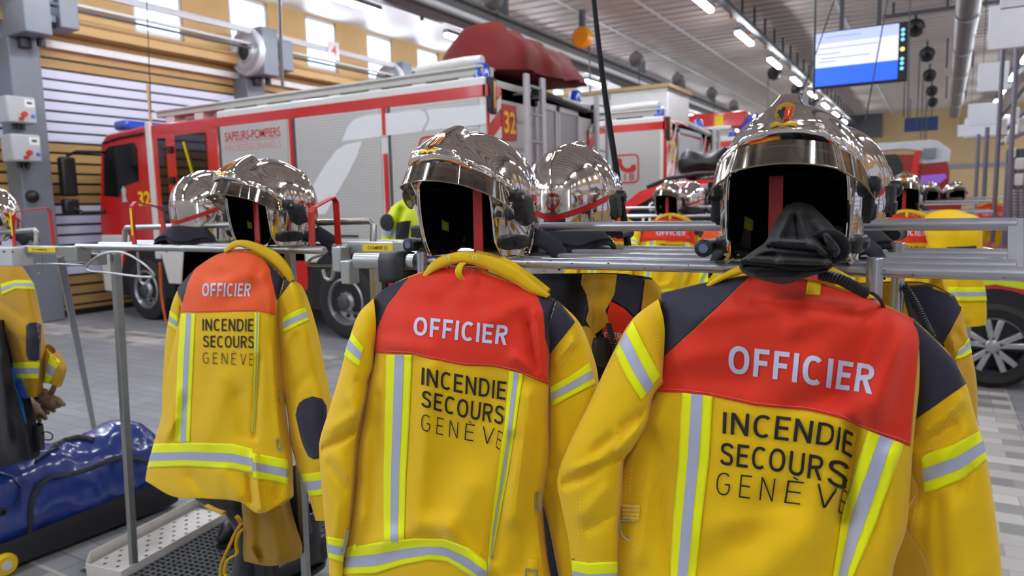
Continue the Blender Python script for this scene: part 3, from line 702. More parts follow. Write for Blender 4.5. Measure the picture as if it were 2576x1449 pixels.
# dark cross rails below the deck at right
for k, (y, z) in enumerate(((11.0, 5.95), (14.5, 5.95), (20, 5.95))):
    b = MB(); b.box(-1.2, y, z, 5.5, y+.08, z+.08); b.box(-1.0, y+.02, z+.08, -.94, y+.06, ZC-.002); b.box(4, y+.02, z+.08, 4.06, y+.06, ZC-.002)
    tag(b.build('cross_rail', dgrey), ['dark rail crossing the ceiling just above the screen', 'second dark rail crossing the ceiling, beyond the screen', 'third dark rail crossing the ceiling, far beyond the screen'][k], 'rail', 'dark rails across the ceiling')
b = MB(); b.box(1.0, 34, 3.9, 3.6, 34.6, 4.7); tag(b.build('air_unit', bafm, bevel=.05), 'white air handling box hanging below the end of the duct', 'air unit')
b = MB(); b.box(-1.3, 40, 4.75, .1, 40.1, 5.4); b.box(-1.1, 40.02, 5.4, -1.06, 40.06, ZC); b.box(-.2, 40.02, 5.4, -.16, 40.06, ZC); tag(b.build('hanging_sign', mat('sign_blue', (24, 50, 104), .5)), 'plain dark blue sign hanging far back under the duct', 'sign')
# screen
SY = 10.0
def SP(x, y): return PY(x, y, SY)
tl, br_ = SP(2046, 84), SP(2282, 202)
x0, x1, z0, z1 = SP(2047, 150).x, SP(2281, 150).x, 3.085, 3.745
TV = thing('display_screen', 'large lit screen with white and blue fields hanging from the ceiling', 'screen', ((x0+x1)/2, SY+.05, z0))
b = MB(); b.box(x0-.01, SY, z0-.015, x1+.012, SY+.09, z1+.012); b.build('screen_case', black, TV, bevel=.01)
def scr(name, u0, v0, u1, v1, col, strn, off=.003):
    b = MB(); X_ = lambda u: x0+(x1-x0)*u; Z_ = lambda v: z0+(z1-z0)*v
    b.add([(X_(u0), SY-off, Z_(v0)), (X_(u1), SY-off, Z_(v0)), (X_(u1), SY-off, Z_(v1)), (X_(u0), SY-off, Z_(v1))], [(0, 1, 2, 3)])
    return b.build(name, mat('screen_%s' % name, (10, 10, 12), .3, emit=col, estr=strn), TV, smooth=False)
scr('blue_field', 0, .02, .91, .36, (38, 92, 240), 1.2); scr('white_field', 0, .36, .91, .80, (214, 220, 255), 1.05); scr('pale_field', 0, .80, .91, 1.0, (178, 190, 252), 1.0)
mt_ = mat('screen_text', (30, 40, 90), .4)
b = MB()
for u0, u1, v in ((.12, .52, .90), (.06, .7, .70), (.04, .30, .60), (.08, .62, .515), (.05, .25, .455)):
    X_ = lambda u: x0+(x1-x0)*u; zz = z0+(z1-z0)*v
    b.add([(X_(u0), SY-.005, zz), (X_(u1), SY-.005, zz), (X_(u1), SY-.005, zz+.012), (X_(u0), SY-.005, zz+.012)], [(0, 1, 2, 3)])
b.each('text_line', mat('screen_grey', (120, 128, 190), .5, emit=(130, 138, 210), estr=.8), TV, smooth=False)
icon = MB()
for v in (.88, .80, .71, .37, .29, .20): icon.lathe([(0, 0), (.022, 0)], (x0+(x1-x0)*.952, SY-.004, z0+(z1-z0)*v), (0, -1, 0), 10)
icon.each('icon', mat('screen_icon', (20, 60, 90), .4, emit=(120, 200, 240), estr=1.2), TV, smooth=False)
icon = MB(); icon.lathe([(0, 0), (.026, 0)], (x0+(x1-x0)*.952, SY-.004, z0+(z1-z0)*.54), (0, -1, 0), 12); icon.build('icon', mat('screen_icon_y', (90, 80, 20), .4, emit=(240, 220, 120), estr=1.2), TV, smooth=False)
b = MB()
for u in (.3, .7):
    xx = x0+(x1-x0)*u; b.box(xx-.025, SY+.03, z1, xx+.025, SY+.07, ZC-.002)
b.each('ceiling_bracket', dgrey, TV)
# hanging cables and cords
def cable(name, lab, a, c, r, sag=0, M=black, cat='cable'):
    a, c = V(a), V(c); mid = (a+c)/2+V((sag, 0, 0)); b = MB(); b.tube(curve3([a, mid, c], 10), r, 8)
    return tag(b.build(name, M), lab, cat)
def upto(px, py, Y, z=ZC): p = PY(px, py, Y); return p
cable_m = mat('cable_rubber', (16, 17, 21), .85, spec=.15)
cable('charging_cable', 'thick black charging cable slanting down behind the middle helmets', PZ(1484, -90, 6.3) if False else PY(1484, -95, 2.9), PY(1583, 640, 1.78), .0095, -.01, cable_m)
for lab, a_, b_, r in (('thin black cable hanging in front of the nearest fire engine', (368, -30, 6.0), (380, 285, 6.0), .006),
                    ('thin black cord in front of the screen, left edge', (2052, -20, 8.6), (2046, 285, 8.6), .012),
                    ('thin cord slanting from the ceiling left of the screen', (2106, -20, 9.2), (2008, 262, 9.0), .007),
                    ('thin cord hanging across the right half of the screen', (2236, -20, 8.8), (2178, 300, 8.8), .007),
                    ('thin cord hanging just right of the screen', (2290, -20, 9.6), (2283, 310, 9.6), .006)):
    cable('hanging_cable', lab, PY(*a_), PY(*b_), r)
b = MB(); p = PY(702, -20, 6.0); q = PY(711, 222, 6.4); b.tube([p, q], .02, 10); tag(b.build('drop_pipe', steel), 'grey vertical pipe hanging above the nearest fire engine', 'pipe')
# ================================================================ left wall equipment
for k, (z, r, M, lab, x) in enumerate(((5.30, .055, lgrey, 'broad light grey rail along the window wall', XL+.75), (5.05, .028, lgrey, 'thin light rail below the broad grey rail on the window wall', XL+.75), (4.97, .022, dgrey, 'dark hose rail below the light rails on the window wall', XL+.72))):
    b = MB(); b.bar((x, YN+.2, z), (x, YF-.3, z), r*1.3, r*2) if k == 0 else b.tube([(x, YN+.2, z), (x, YF-.3, z)], r, 10)
    tag(b.build('wall_rail', M), lab, 'rail')
for i, y0 in enumerate(COLY):
    w_ = {2: 'above the control boxes', 3: 'beside the large silver hose reel', 4: 'behind the roof of the nearest engine', 5: 'on the third column along'}.get(i-1, None)
    u = thing('rail_housing', 'grey rail drive housing on a wall column '+(w_ if w_ else 'of the door wall'), 'housing', (XL+.5, y0+.1, 4.5), 'rail housings on the wall columns')
    b = MB(); b.box(XL+.2, y0-.1, 4.45, XL+.95, y0+.3, 5.4); b.build('housing', greypaint, u, bevel=.02)
    b = MB(); b.box(XL+.42, y0+.45, 4.62, XL+.9, y0+.75, 5.25); b.build('motor_box', greypaint, u, bevel=.02)
    b = MB(); b.box(XL+.42, y0+.3, 5.18, XL+.8, y0+.46, 5.3); b.box(XL+.42, y0+.3, 4.7, XL+.8, y0+.46, 4.8); b.each('link_arm', greypaint, u)
    b = MB(); b.cyl((XL+.5, y0+.1, 4.3), (XL+.5, y0+.1, 4.46), .09, 12); b.cyl((XL+.62, y0+.28, 4.33), (XL+.62, y0+.28, 4.46), .06, 12); b.each('gland', black, u)
    if i-1 >= 3 and i-1 < 6:
        r = thing('hose_reel', ['silver flat hose reel at the column above the cab of the nearest engine', 'silver hose reel peeking over the roof rail of the nearest engine', 'silver hose reel on the third column along'][i-4], 'hose reel', (XL+.55, y0-.3, 4.4), 'silver hose reels on the wall columns')
        c_ = V((XL+.55, y0-.2, 4.92))
        b = MB(); b.lathe([(.17, .05), (.18, .0), (.20, .02), (.215, .005), (.235, .02), (.25, .005), (.275, .02), (.29, .005), (.315, .022), (.33, .006), (.36, .022), (.38, .006), (.42, .02), (.45, .01), (.47, -.02), (.47, -.1), (.17, -.1)], c_, (0, -1, 0), 40); b.f = b.f; b.build('spiral_hose', mat('hose_silver', (214, 216, 220), .35, .4), r)
        b = MB(); b.lathe([(0, .012), (.175, .012)], c_+V((0, -.0, 0)), (0, -1, 0), 24); b.build('hub', black, r)
        for rr_ in (.225, .275, .325, .375, .425): g_ = MB(); g_.tube([c_+V((rr_*cos(a), -.012, rr_*sin(a))) for a in [2*pi*q/36 for q in range(36)]], .008, 6, True); g_.build('hose_gap', greypaint, r)
# control boxes on the nearest column
ctl = mat('control_box_grey', (178, 180, 184), .45)
for k, (x0_, y0_, x1_, y1_) in enumerate(((14, 238, 95, 312), (26, 335, 108, 408))):
    p, q = PX(x0_, y0_, XL+.75), PX(x1_, y1_, XL+.75)
    yc = COLY[3]
    za, zb = (2.94, 3.5) if k == 0 else (2.28, 2.82)
    r = thing('control_box', ['upper grey control box on the door column', 'lower grey control box on the door column'][k], 'control box', (XL+.55, p.y, za), 'control boxes on the door column')
    x_ = XL+.75
    ya, yb = p.y, q.y
    b = MB(); b.box(XL+.42, ya, q.z, x_, yb, p.z); bx = b.build('box', ctl, r, bevel=.025)
    W = yb-ya; Hh = p.z-q.z
    b = MB(); b.box(x_, ya+.6*W, q.z+.62*Hh, x_+.006, yb-.06*W, q.z+.9*Hh); b.build('display_frame', white, r)
    b = MB(); b.box(x_+.006, ya+.68*W, q.z+.72*Hh, x_+.008, yb-.14*W, q.z+.82*Hh); b.build('display', dgrey, r)
    b = MB(); b.box(x_, ya+.44*W, q.z+.24*Hh, x_+.01, ya+.62*W, q.z+.42*Hh); b.build('switch_plate', ylw, r)
    b = MB(); b.cyl((x_, ya+.54*W, q.z+.33*Hh), (x_+.05, ya+.54*W, q.z+.33*Hh), .04, 14); b.build('switch_knob', redtxt, r)
    b = MB(); b.box(x_, ya+.36*W, q.z+.08*Hh, x_+.006, ya+.52*W, q.z+.2*Hh); b.build('warning_label', redtxt, r)
    b = MB(); b.cyl((x_, ya+.86*W, q.z+.28*Hh), (x_+.01, ya+.86*W, q.z+.28*Hh), .03, 12); b.build('button', mat('button_blue', (60, 110, 200), .4), r)
    b = MB()
    for t in (.35, .5, .65): b.cyl((XL+.6, ya+t*W, q.z-.09), (XL+.6, ya+t*W, q.z), .03, 8)
    b.each('cable_gland', black, r)
b = MB(); p = PX(80, 494, XL+.42); b.lathe([(.1, 0), (.09, .05), (.05, .09), (0, .1)], p, (1, 0, 0), 18); tag(b.build('signal_horn', black), 'small black round horn on the grey door column', 'horn')
p = PX(838, 128, XL+.8); b = MB(); b.box(p.x, p.y-.17, p.z-.2, p.x+.02, p.y+.17, p.z+.2)
SG = tag(b.build('bay_sign', white), 'white bay sign with a red 4 on the window rail', 'sign')
b = MB(); sign_text(b, '4', (p.x+.025, p.y-.07, p.z-.1), (0, 1, 0), (0, 0, 1), .22, (0, 0, 0), .02); b.build('numeral', redtxt, SG, smooth=False)
# ================================================================ right edge: hose poles and hanging gear
pole = mat('pole_metal', (112, 112, 122), .4, .5)
PL = [(2462, 338, 14.5, 'thin grey pole, left one in front of the beige far wall'), (2484, 320, 12.5, 'thin grey pole, second in front of the beige far wall'), (2522, 140, 9.9, 'tall grey pole at the right edge under the white panels'), (2558, 120, 9.7, 'tall grey pole nearest the right edge')]
for px, py, Y, lab in PL:
    t = PY(px, py, Y); b = MB(); b.cyl((t.x, Y, 0), (t.x, Y, t.z if Y > 12 else ZC-.002), .025 if Y < 10 else .03, 10); tag(b.build('pole', pole), lab, 'pole')
RK = thing('gear_rack', 'grey rack hung with white boxes and hoses at the right edge', 'rack', (0, 0, 0))
b = MB(); a_ = PY(2576, 215, 8.2); c_ = PY(2508, 300, 10.5)
b.tube([PY(2600, 190, 9.8), PY(2512, 300, 12)], .03, 8); b.tube([PY(2600, 260, 9.8), PY(2510, 345, 12)], .025, 8); b.tube([PY(2600, 320, 9.8), PY(2520, 360, 12)], .035, 8); b.each('slanted_tube', pole, RK)
hm_ = mat('pale_glove_white', (206, 208, 206), .5)
for k, (x, y, w_, h_, Y) in enumerate(((2548, 385, 16, 24, 10.0), (2540, 430, 20, 28, 10.2), (2566, 412, 22, 28, 9.9), (2542, 462, 18, 26, 10.1), (2564, 452, 20, 30, 9.9), (2520, 320, 26, 40, 10.6), (2556, 290, 16, 40, 10.2), (2570, 315, 18, 34, 10.1), (2535, 352, 12, 20, 10.3))):
    p, q = PY(x-w_/2, y-h_/2, Y), PY(x+w_/2, y+h_/2, Y); b = MB(); b.box(p.x, Y, q.z, q.x, Y+.08, p.z); b.build('white_box', hm_, RK, bevel=.012)
b = MB()
for px in (2532, 2546, 2560, 2574, 2590):
    t = PY(px, 480, 10.1); b.cyl((t.x, 10.1, .1), (t.x, 10.1, 2.2), .026, 8)
b.each('hanging_hose', mat('hose_grey', (110, 114, 128), .5), RK)
b = MB()
for px in (2552, 2568):
    for k in range(14):
        t = PY(px, 480+k*8, 9.95); b.lathe([(.0, -.015), (.02, -.01), (.02, .01), (0, .015)], t, (0, 0, 1), 8)
b.each('chain_link', steel, RK)
b = MB(); b.box(1.2, 10.05, 2.25, 2.8, 10.2, 2.32); b.box(1.22, 10.1, 0, 1.26, 10.14, 2.3); b.box(2.7, 10.1, 0, 2.74, 10.14, 2.3); b.build('rack_frame', pole, RK); pass
# ================================================================ chrome helmets
def chrome_mat():
    M = mat('chrome_shell', (236, 230, 223), .07, 1.0, var=.0); nt = M.node_tree; N = nt.nodes; L = nt.links
    tc = N.new('ShaderNodeTexCoord'); nz = N.new('ShaderNodeTexNoise'); nz.inputs['Scale'].default_value = 45; nz.inputs['Detail'].default_value = 6
    L.new(tc.outputs['Object'], nz.inputs[0]); mr = N.new('ShaderNodeMapRange'); mr.inputs[1].default_value = .45; mr.inputs[2].default_value = .8
    mr.inputs[3].default_value = .045; mr.inputs[4].default_value = .16; L.new(nz.outputs[0], mr.inputs[0]); L.new(mr.outputs[0], N['Principled BSDF'].inputs['Roughness'])
    return M
chrome = chrome_mat()
hblack = mat('helmet_black', (20, 21, 25), .42, bump=.1, bscale=200)
hlining = mat('helmet_lining', (7, 7, 9), 1.0, spec=.1)
visorm = glass('visor_smoke', (120, 114, 104), .72, .07, (.62, .58, .53))
gold = mat('badge_gold', (222, 176, 70), .3, .7)
badge_red = mat('badge_red', (206, 44, 30), .35)
hoodm = mat('hood_black', (26, 27, 31), .9, bump=.15, bscale=300, sheen=.15)
navycloth = mat('navy_curtain', (24, 24, 38), .85, bump=.15, bscale=250)
hoopred = mat('hoop_red', (196, 24, 26), .38, coat=.3)
ZC_, AX, BF, BB, CZ = .13, .120, .142, .152, .136
def zb(A): return .196-.060*(min(A, 75)/68)**2
def h_base(th, z=None, ph=None):
    b = BF if abs(th) < pi/2 else BB
    b = BB+(BF-BB)*ss(-.5, .5, cos(th))
    if ph is not None: c_, zz = cos(ph), ZC_+CZ*sin(ph)
    elif z >= ZC_: q = min((z-ZC_)/CZ, 1); c_, zz = sqrt(max(0, 1-q*q)), z
    else: c_, zz = 1-.13*((ZC_-z)/ZC_)**2, z
    return V((AX*sin(th)*c_, -b*cos(th)*c_, zz)), b
def h_surf(th, z=None, ph=None, off=0):
    p, b = h_base(th, z, ph); A = abs(degrees(th))
    n = V((p.x/AX**2, p.y/b**2, (p.z-ZC_)/CZ**2 if p.z > ZC_ else 0)).normalized()
    d = off
    # brow flare
    F = .029*max(0, cos(min(A*90/78, 90)*pi/180))**.8; z0 = zb(A)
    fl = F*(ss(z0+.075, z0, p.z)**1.3 if p.z >= z0 else ss(z0-.012, z0, p.z))
    rid = .004*exp(-((p.z-z0-.013)/.004)**2)*(1 if A < 72 else ss(80, 72, A))
    # raised frontal plate
    yy, zz = -p.y, p.z-ZC_
    al = degrees(atan2(zz, yy)) if yy > -.2 else 180
    tq = min(max((al-6)/62, 0), 1); wd = .013+.085*(1-tq)**2.3; hh = .023*ss(8, 36, al)*(1-ss(66, 73, al))*(1 if yy > 0 else 0)
    cb = hh*ss(wd+.014, wd-.003, abs(p.x))
    # low comb to the back and the rear frame seam
    cb += .0025*ss(.016, .010, abs(p.x))*ss(66, 76, al)
    s_ = p.y-.055-.35*(p.z-.13); rear = .0035*exp(-(s_/.005)**2) + .003*ss(-.002, .004, s_)
    q = p + n*(d+cb+rear) + V((n.x, n.y, n.z*.3)).normalized()*(fl+rid)
    return q, n
def z_rim(A):
    if A <= 49: return .168-.02*(A/49)**2
    if A <= 57: return .148+(.030-.148)*ss(49, 57, A)
    if A <= 70: return .030*(1-((A-57)/13))**2
    if A <= 110: return 0.0
    if A <= 132: return .055*ss(110, 132, A)
    return .055+.008*ss(132, 180, A)
THS = [radians(a) for a in [-180+4*i for i in range(15)]+[-120+2*i for i in range(30)]+[-60+.8*i for i in range(15)]+[-48+1.6*i for i in range(61)]+[49+.8*i for i in range(15)]+[61+2*i for i in range(30)]+[121+4*i for i in range(15)]]
def h_point(th, s, off=0, inset=0):
    """s 0 crown .. 1 rim"""
    zr = z_rim(abs(degrees(th)))+inset
    tot = ( (ZC_-zr)/1.0 + CZ*pi/2*1.0 ) if zr < ZC_ else CZ*(pi/2-asin((zr-ZC_)/CZ))
    l = s*tot
    ph = pi/2-l/CZ
    if ph > 0: return h_surf(th, ph=ph, off=off)[0]
    return h_surf(th, z=ZC_-(l-CZ*pi/2), off=off)[0]
NR = 64
def ring(s, off=0, inset=0): return [h_point(t, s, off, inset) for t in THS]
def shell_mesh():
    rows = [ring(.004+.996*i/NR) for i in range(NR+1)]
    rim = rows[-1]; rows.append([p+(p-V((0, 0, ZC_))).normalized()*.0012 for p in rim])
    for k in range(4): rows.append(ring(1-.03*k, -.0045))
    b = MB(); b.grid(rows, closeu=True); b.f.append(tuple(range(len(THS)))); return b
def build_helmet(name, label, group, loc):
    R = thing(name, label, 'helmet', (0, 0, 0), group)
    sm = shell_mesh(); sh = sm.build('shell', chrome, R, angle=60)
    bvh = BVHTree.FromPolygons([tuple(v) for v in sm.v], [f for f in sm.f if len(f) == 4])
    b = MB(); b.grid([ring(.02+.95*i/24, -.011, .004) for i in range(25)], closeu=True); b.f.append(tuple(range(len(THS)))); b.build('liner', hlining, R)
    # padded head band and cradle inside
    b = MB(); b.tube([(.075*sin(a), -.085*cos(a)+.01, .150+.012*cos(a)) for a in [2*pi*i/32 for i in range(32)]], .005, 8, True, flat=2.0); b.build('head_band', hlining, R)
    b = MB(); b.add([(-.072, -.035, .058), (-.058, -.028, .053), (-.057, -.030, .072), (-.071, -.036, .080)], [(0, 1, 2, 3)]); b.build('size_tag', mat('tag_yellow', (120, 120, 22), .8), R, solid=.001)
    rows = [[V((.075*sin(radians(a)), .045+.02*cos(radians(a)), z)) for a in range(-70, 71, 10)] for z in (.012, .06, .11, .15)]
    b = MB(); b.grid(rows); b.build('nape_pad', hlining, R, solid=.003)
    rows = []
    for j in range(7):
        k = j/6; rows.append([V((.100*k*sin(a), -.118*k*cos(a)+.008, .166-.020*k*k)) for a in [2*pi*i/28 for i in range(28)]])
    b = MB(); b.grid(rows, closeu=True); b.build('crown_pad', hlining, R, solid=.002)
    # visor band
    def vis(off): 
        rows = []
        for j in range(9):
            v = j/8; row = []
            for i in range(61):
                A = -68+136*i/60; q = 1-abs(A/68)**14; hh = (.018+.004*(A/68)**2)*sqrt(max(q, 0)); z0 = zb(abs(A)); zc = z0-.018-.003*(A/68)**2
                e = h_surf(radians(A), z=z0-.001)[0]; z = zc+hh*(1-2*v)
                r = V((e.x, e.y, 0)); l = r.length; r = r/l*(l+.0015+.020*v*cos(radians(A*.9))+off)
                row.append(V((r.x, r.y, z)))
            rows.append(row)
        return rows
    b = MB(); b.grid(vis(0)); vz = b.build('visor', visorm, R)
    ed = vis(.0004)[-1]; b = MB(); b.tube(ed, .0014, 6); b.build('visor_edge', mat('visor_rim', (150, 138, 116), .25, .8), vz)
    # opening edge bead
    for sg in (-1, 1):
        pts = [h_point(radians(sg*(47+.8*i)), 1, .0005) for i in range(30)]+[h_point(radians(sg*(71+3*i)), 1, .0005) for i in range(18)]
        b = MB(); b.tube(pts, .0026, 8); b.build('edge_trim', chrome, R)
    # badge
    def front(x, z, off): 
        h = bvh.ray_cast(V((x, -1, z)), V((0, 1, 0)))
        return (h[0]+V((0, -off, off*.4))) if h[0] else V((x, -.17, z))
    def bpoly(pts, off, nm, M, par, th=.0015):
        top = [front(x, z, off) for x, z in pts]; bot = [front(x, z, -.001) for x, z in pts]; n = len(pts); cx = sum((p for p in top), V((0, 0, 0)))/n
        mb = MB(); mb.add(top+bot+[cx+V((0, -.0005, 0))], [(i, (i+1) % n, 2*n) for i in range(n)]+[(i, n+i, n+(i+1) % n, (i+1) % n) for i in range(n)]); return mb.build(nm, M, par, smooth=False)
    z0 = .226
    BG = bpoly([(-.013, z0+.024), (-.008, z0+.029), (0, z0+.032), (.008, z0+.029), (.013, z0+.024), (.0135, z0+.008), (.010, z0-.001), (0, z0-.005), (-.010, z0-.001), (-.0135, z0+.008)], .002, 'badge', gold, R)
    bpoly([(.0005, z0+.022), (.0115, z0+.022), (.0115, z0+.008), (.008, z0+.001), (.0005, z0-.002)], .0034, 'red_field', badge_red, BG)
    bpoly([(-.0095, z0+.018), (-.006, z0+.016), (-.004, z0+.021), (-.0005, z0+.022), (-.0005, z0+.002), (-.004, z0+.003), (-.0075, z0+.006), (-.005, z0+.010), (-.0105, z0+.012)], .0034, 'eagle', hblack, BG)
    bpoly([(.005, z0+.020), (.0085, z0+.020), (.0085, z0+.015), (.0068, z0+.014), (.0068, z0+.003), (.0056, z0+.003), (.0056, z0+.014), (.0045, z0+.016)], .0042, 'key', gold, BG)
    bpoly([(-.019, z0-.006), (-.010, z0-.003), (0, z0-.007), (.010, z0-.003), (.019, z0-.006), (.018, z0-.012), (.010, z0-.008), (0, z0-.012), (-.010, z0-.008), (-.018, z0-.012)], .003, 'scroll', gold, BG)
    # raised pads on the sides
    def pad(th0, zc, poly, h, nm, M, par):
        rings = []
        for k, (s_, o) in enumerate(((1, -.002), (1, h*.75), (.86, h), (.5, h*1.05))):
            row = []
            for du, dz in poly:
                q, n = h_surf(radians(th0)+du*s_/.125, z=zc+dz*s_); row.append(q+n*o)
            rings.append(row)
        mb = MB(); mb.grid(rings, closeu=True); n = len(poly); mb.f.append(tuple(range(3*n, 4*n))); return mb.build(nm, M, par)
    def rr(w, h, r=.35, n=5):
        out = []
        for cx, cy, a0 in ((1, 1, 0), (-1, 1, 90), (-1, -1, 180), (1, -1, 270)):
            for k in range(n):
                a = radians(a0+90*k/(n-1)); out.append((w/2*(cx*(1-r)+r*cos(a)), h/2*(cy*(1-r)+r*sin(a))))
        return out
    for sg in (1, -1):
        br = pad(sg*90, .095, [(sg*x, z) for x, z in ((-.026, .018), (-.010, .034), (.018, .034), (.030, -.022), (.004, -.032), (-.018, -.020))], .012, 'ear_bracket', hblack, R)
        pad(sg*92, .083, [(sg*x, z) for x, z in rr(.026, .030)], .016, 'bracket_cover', hblack, br)
        q, n = h_surf(radians(sg*77), z=.124)
        b = MB(); b.lathe([(.017, -.004), (.017, .010), (.0165, .016), (.012, .020), (.006, .021), (0, .021)], q, n, 24); kn = b.build('visor_knob', hblack, R)
        b = MB(); b.lathe([(.0045, .021), (.0045, .0235), (0, .024)], q, n, 12); b.build('knob_screw', steel, kn)
        cp = pad(sg*79, .030, [(sg*x, z) for x, z in rr(.082, .030, .6)], .010, 'chin_pad', hblack, R)
        pad(sg*82, .030, [(sg*x, z) for x, z in rr(.028, .017, .5)], .015, 'pad_buckle', hblack, cp)
    # torch clipped on one side
    c_ = V((-.133, -.030, .026)); b = MB(); b.lathe([(0, -.05), (.012, -.05), (.013, 0), (.013, .02), (.0155, .026), (.0155, .05), (.013, .052), (.0, .052)], c_, (0, -1, 0), 20); to = b.build('torch', hblack, R)
    b = MB(); b.lathe([(0, .0525), (.008, .0525)], c_, (0, -1, 0), 20); b.build('lens', mat('torch_lens', (120, 132, 176), .15, .3), to)
    b = MB(); b.bar(c_+V((.0, .02, 0)), V((-.108, .0, .034)), .016, .02); b.build('torch_clip', hblack, to)
    # neck curtain
    rows = []
    for j in range(9):
        v = j/8; row = []
        for i in range(41):
            A = 119+122*i/40; q, n = h_surf(radians(A), z=z_rim(abs(A if A < 180 else 360-A))+.012); o = V((n.x, n.y, 0)).normalized()
            wv = 1+.18*sin(i*.55)*v
            row.append(q+o*(.002+.068*v**.8*wv-.010*(v > .85))+V((0, 0, -.012-.060*v**1.2+.012*v*sin(i*.4))))
        rows.append(row)
    b = MB(); b.grid(rows); cu = b.build('neck_curtain', navycloth, R, solid=.003)
    rows = []
    for j in range(3):
        rows.append([h_surf(radians(108+144*i/40), z=.066+.0075*j+.05*(abs(i-20)/20)**1.3, off=.0012)[0] for i in range(41)])
    b = MB(); b.grid(rows); b.build('rim_stripe', hoopred, R)
    R.location = loc; return R
H0 = build_helmet('helmet', 'chrome helmet', 'chrome helmets on the near racks', (0, 0, 0))
HEL = [ # X, Y, rot deg, label, group
    (-.213, 1.325, 5, 'large chrome helmet with a black hood hanging out, above the right OFFICIER jacket'),
    (-.868, 1.335, -1, 'chrome helmet with smoked visor band, above the middle OFFICIER jacket'),
    (-1.775, 1.555, -3, 'chrome helmet seen from the side, above the left OFFICIER jacket'),
    (PY(1440, 500, 1.76).x, 1.76, 186, 'chrome helmet turned away, behind the middle helmet'),
    (PY(530, 520, 1.80).x, 1.80, 180, 'chrome helmet turned away, behind the left helmet'),
    (PY(2086, 500, 1.74).x, 1.74, 176, 'chrome helmet turned away, mostly hidden behind the large right helmet')]
HZ = 1.592
HOBJ = []
for i, (x, y, r, lab) in enumerate(HEL):
    if i == 0: o = H0; o.location = (x, y, HZ); o.rotation_euler = (0, 0, radians(r)); o['label'] = lab
    else: o = dup(H0, (x, y, HZ), (radians([0, 0, 0, 0, 0, 0][i]), 0, radians(r)), lab)
    HOBJ.append(o)
    if i == 2:
        for ch in list(o.children):
            if ch.name.startswith('torch'):
                for c2 in list(ch.children): bpy.data.objects.remove(c2)
                bpy.data.objects.remove(ch)
dup(H0, (PY(-42, 570, 1.66).x, 1.66, HZ), (0, 0, radians(-4)), 'chrome helmet cut off by the left edge')
# ================================================================ clothes racks
barm = mat('rack_tube', (186, 188, 198), .3, .75, var=.1, vscale=30, bump=.06, bscale=120)
galv = mat('rack_galvanised', (168, 170, 166), .36, .8, var=.12, vscale=25, bump=.05, bscale=120)
rust = mat('rust_chip', (84, 40, 32), .8)
BZ = 1.58
def hoop(par, x, yf, yb_, zf, zb_, M=hoopred):
    b = MB(); w_ = .023; t = .0045
    pts = [(yf, BZ-.01), (yf+.002, zf-.012), (yf+.012, zf), (yb_-.012, zb_), (yb_-.002, zb_-.012), (yb_, BZ-.01)]
    prev = None; top, bot = [], []
    rows = []
    for i, (y, z) in enumerate(pts):
        a = V((0, *pts[max(i-1, 0)])); c = V((0, *pts[min(i+1, len(pts)-1)])); d = (c-a).normalized(); n = V((0, -d.z, d.y))
        rows.append([V((x-w_/2, y, z))+n*t, V((x+w_/2, y, z))+n*t, V((x+w_/2, y, z)), V((x-w_/2, y, z))])
    b.grid(rows, closeu=True); b.f += [(0, 1, 2, 3), tuple(len(rows)*4-4+k for k in range(4))]
    return b.build('helmet_hoop', M, par, smooth=False)
RR = thing('clothes_rack', 'right hand silver tube clothes rack holding two OFFICIER jackets', 'clothes rack', (-.55, 1.5, 0), 'turnout gear racks')
x0, x1 = -1.19, .135
for nm, y, z, xa, xb in (('front_rail', 1.30, BZ, x0, x1), ('shelf_rail', 1.44, BZ, x0+.05, x1-.01), ('shelf_rail', 1.575, BZ, x0+.1, x1-.01), ('back_rail', 1.71, BZ, x0, x1), ('top_rail', 1.505, 1.647, -.80, .128)):
    b = MB(); b.cyl((xa, y, z), (xb, y, z), .0112, 18); tb = b.build(nm, barm, RR, bevel=.002)
    if nm == 'front_rail':
        b = MB()
        for k in range(22):
            xx = random.uniform(-.75, .13); a = random.uniform(-2.4, -.3)
            c_ = V((xx, y+cos(a)*.0112, z-sin(a)*.0112)) if False else V((xx, y-.0112*sin(-a)*.9, z+.0112*cos(a)*.7)); q = V((0, y, z)); n = V((0, c_.y-y, c_.z-z)).normalized(); c_ = V((xx, y, z))+n*.0113
            t1 = V((1, 0, 0)); t2 = n.cross(t1); l, h = random.choice([(.0022, .0012), (.0016, .0012), (.0014, .001), (.006, .001)]), 1
            b.add([c_-t1*l[0]-t2*l[1], c_+t1*l[0]-t2*l[1]*.6, c_+t1*l[0]*.9+t2*l[1], c_-t1*l[0]*.8+t2*l[1]], [(0, 1, 2, 3)])
        b.build('paint_chips', rust, tb, smooth=False, recalc=False)
for (px, py, y) in ((2200, 690, 1.287), (2258, 720, 1.71), (1062, 650, 1.287), (1090, 640, 1.71)):
    x_ = PY(px, py, y).x
    b = MB(); b.cyl((x_, y, 0), (x_, y, BZ+.022), .0125, 16); b.build('post', barm, RR, bevel=.002)
b = MB(); b.cyl((PY(2252, 650, 1.6).x, 1.6, BZ), (PY(2252, 650, 1.6).x, 1.6, BZ+.03), .011, 14); b.build('post_stub', galv, RR)
b = MB(); b.box(.130, 1.285, 1.46, .142, 1.33, 1.60); b.build('end_plate', galv, RR, bevel=.006)
b = MB(); b.bar((.125, 1.505, 1.655), (.125, 1.46, 1.575), .008, .022, V((1, 0, 0))); b.bar((-.80, 1.505, 1.655), (-.80, 1.46, 1.575), .008, .022, V((1, 0, 0))); b.each('rail_support', barm, RR)
hoop(RR, -.232, 1.30, 1.43, 1.76, 1.785); hoop(RR, -.842, 1.30, 1.43, 1.76, 1.785)
hoop(RR, HEL[3][0], 1.70, 1.82, 1.785, 1.76); hoop(RR, HEL[5][0], 1.69, 1.80, 1.785, 1.76)
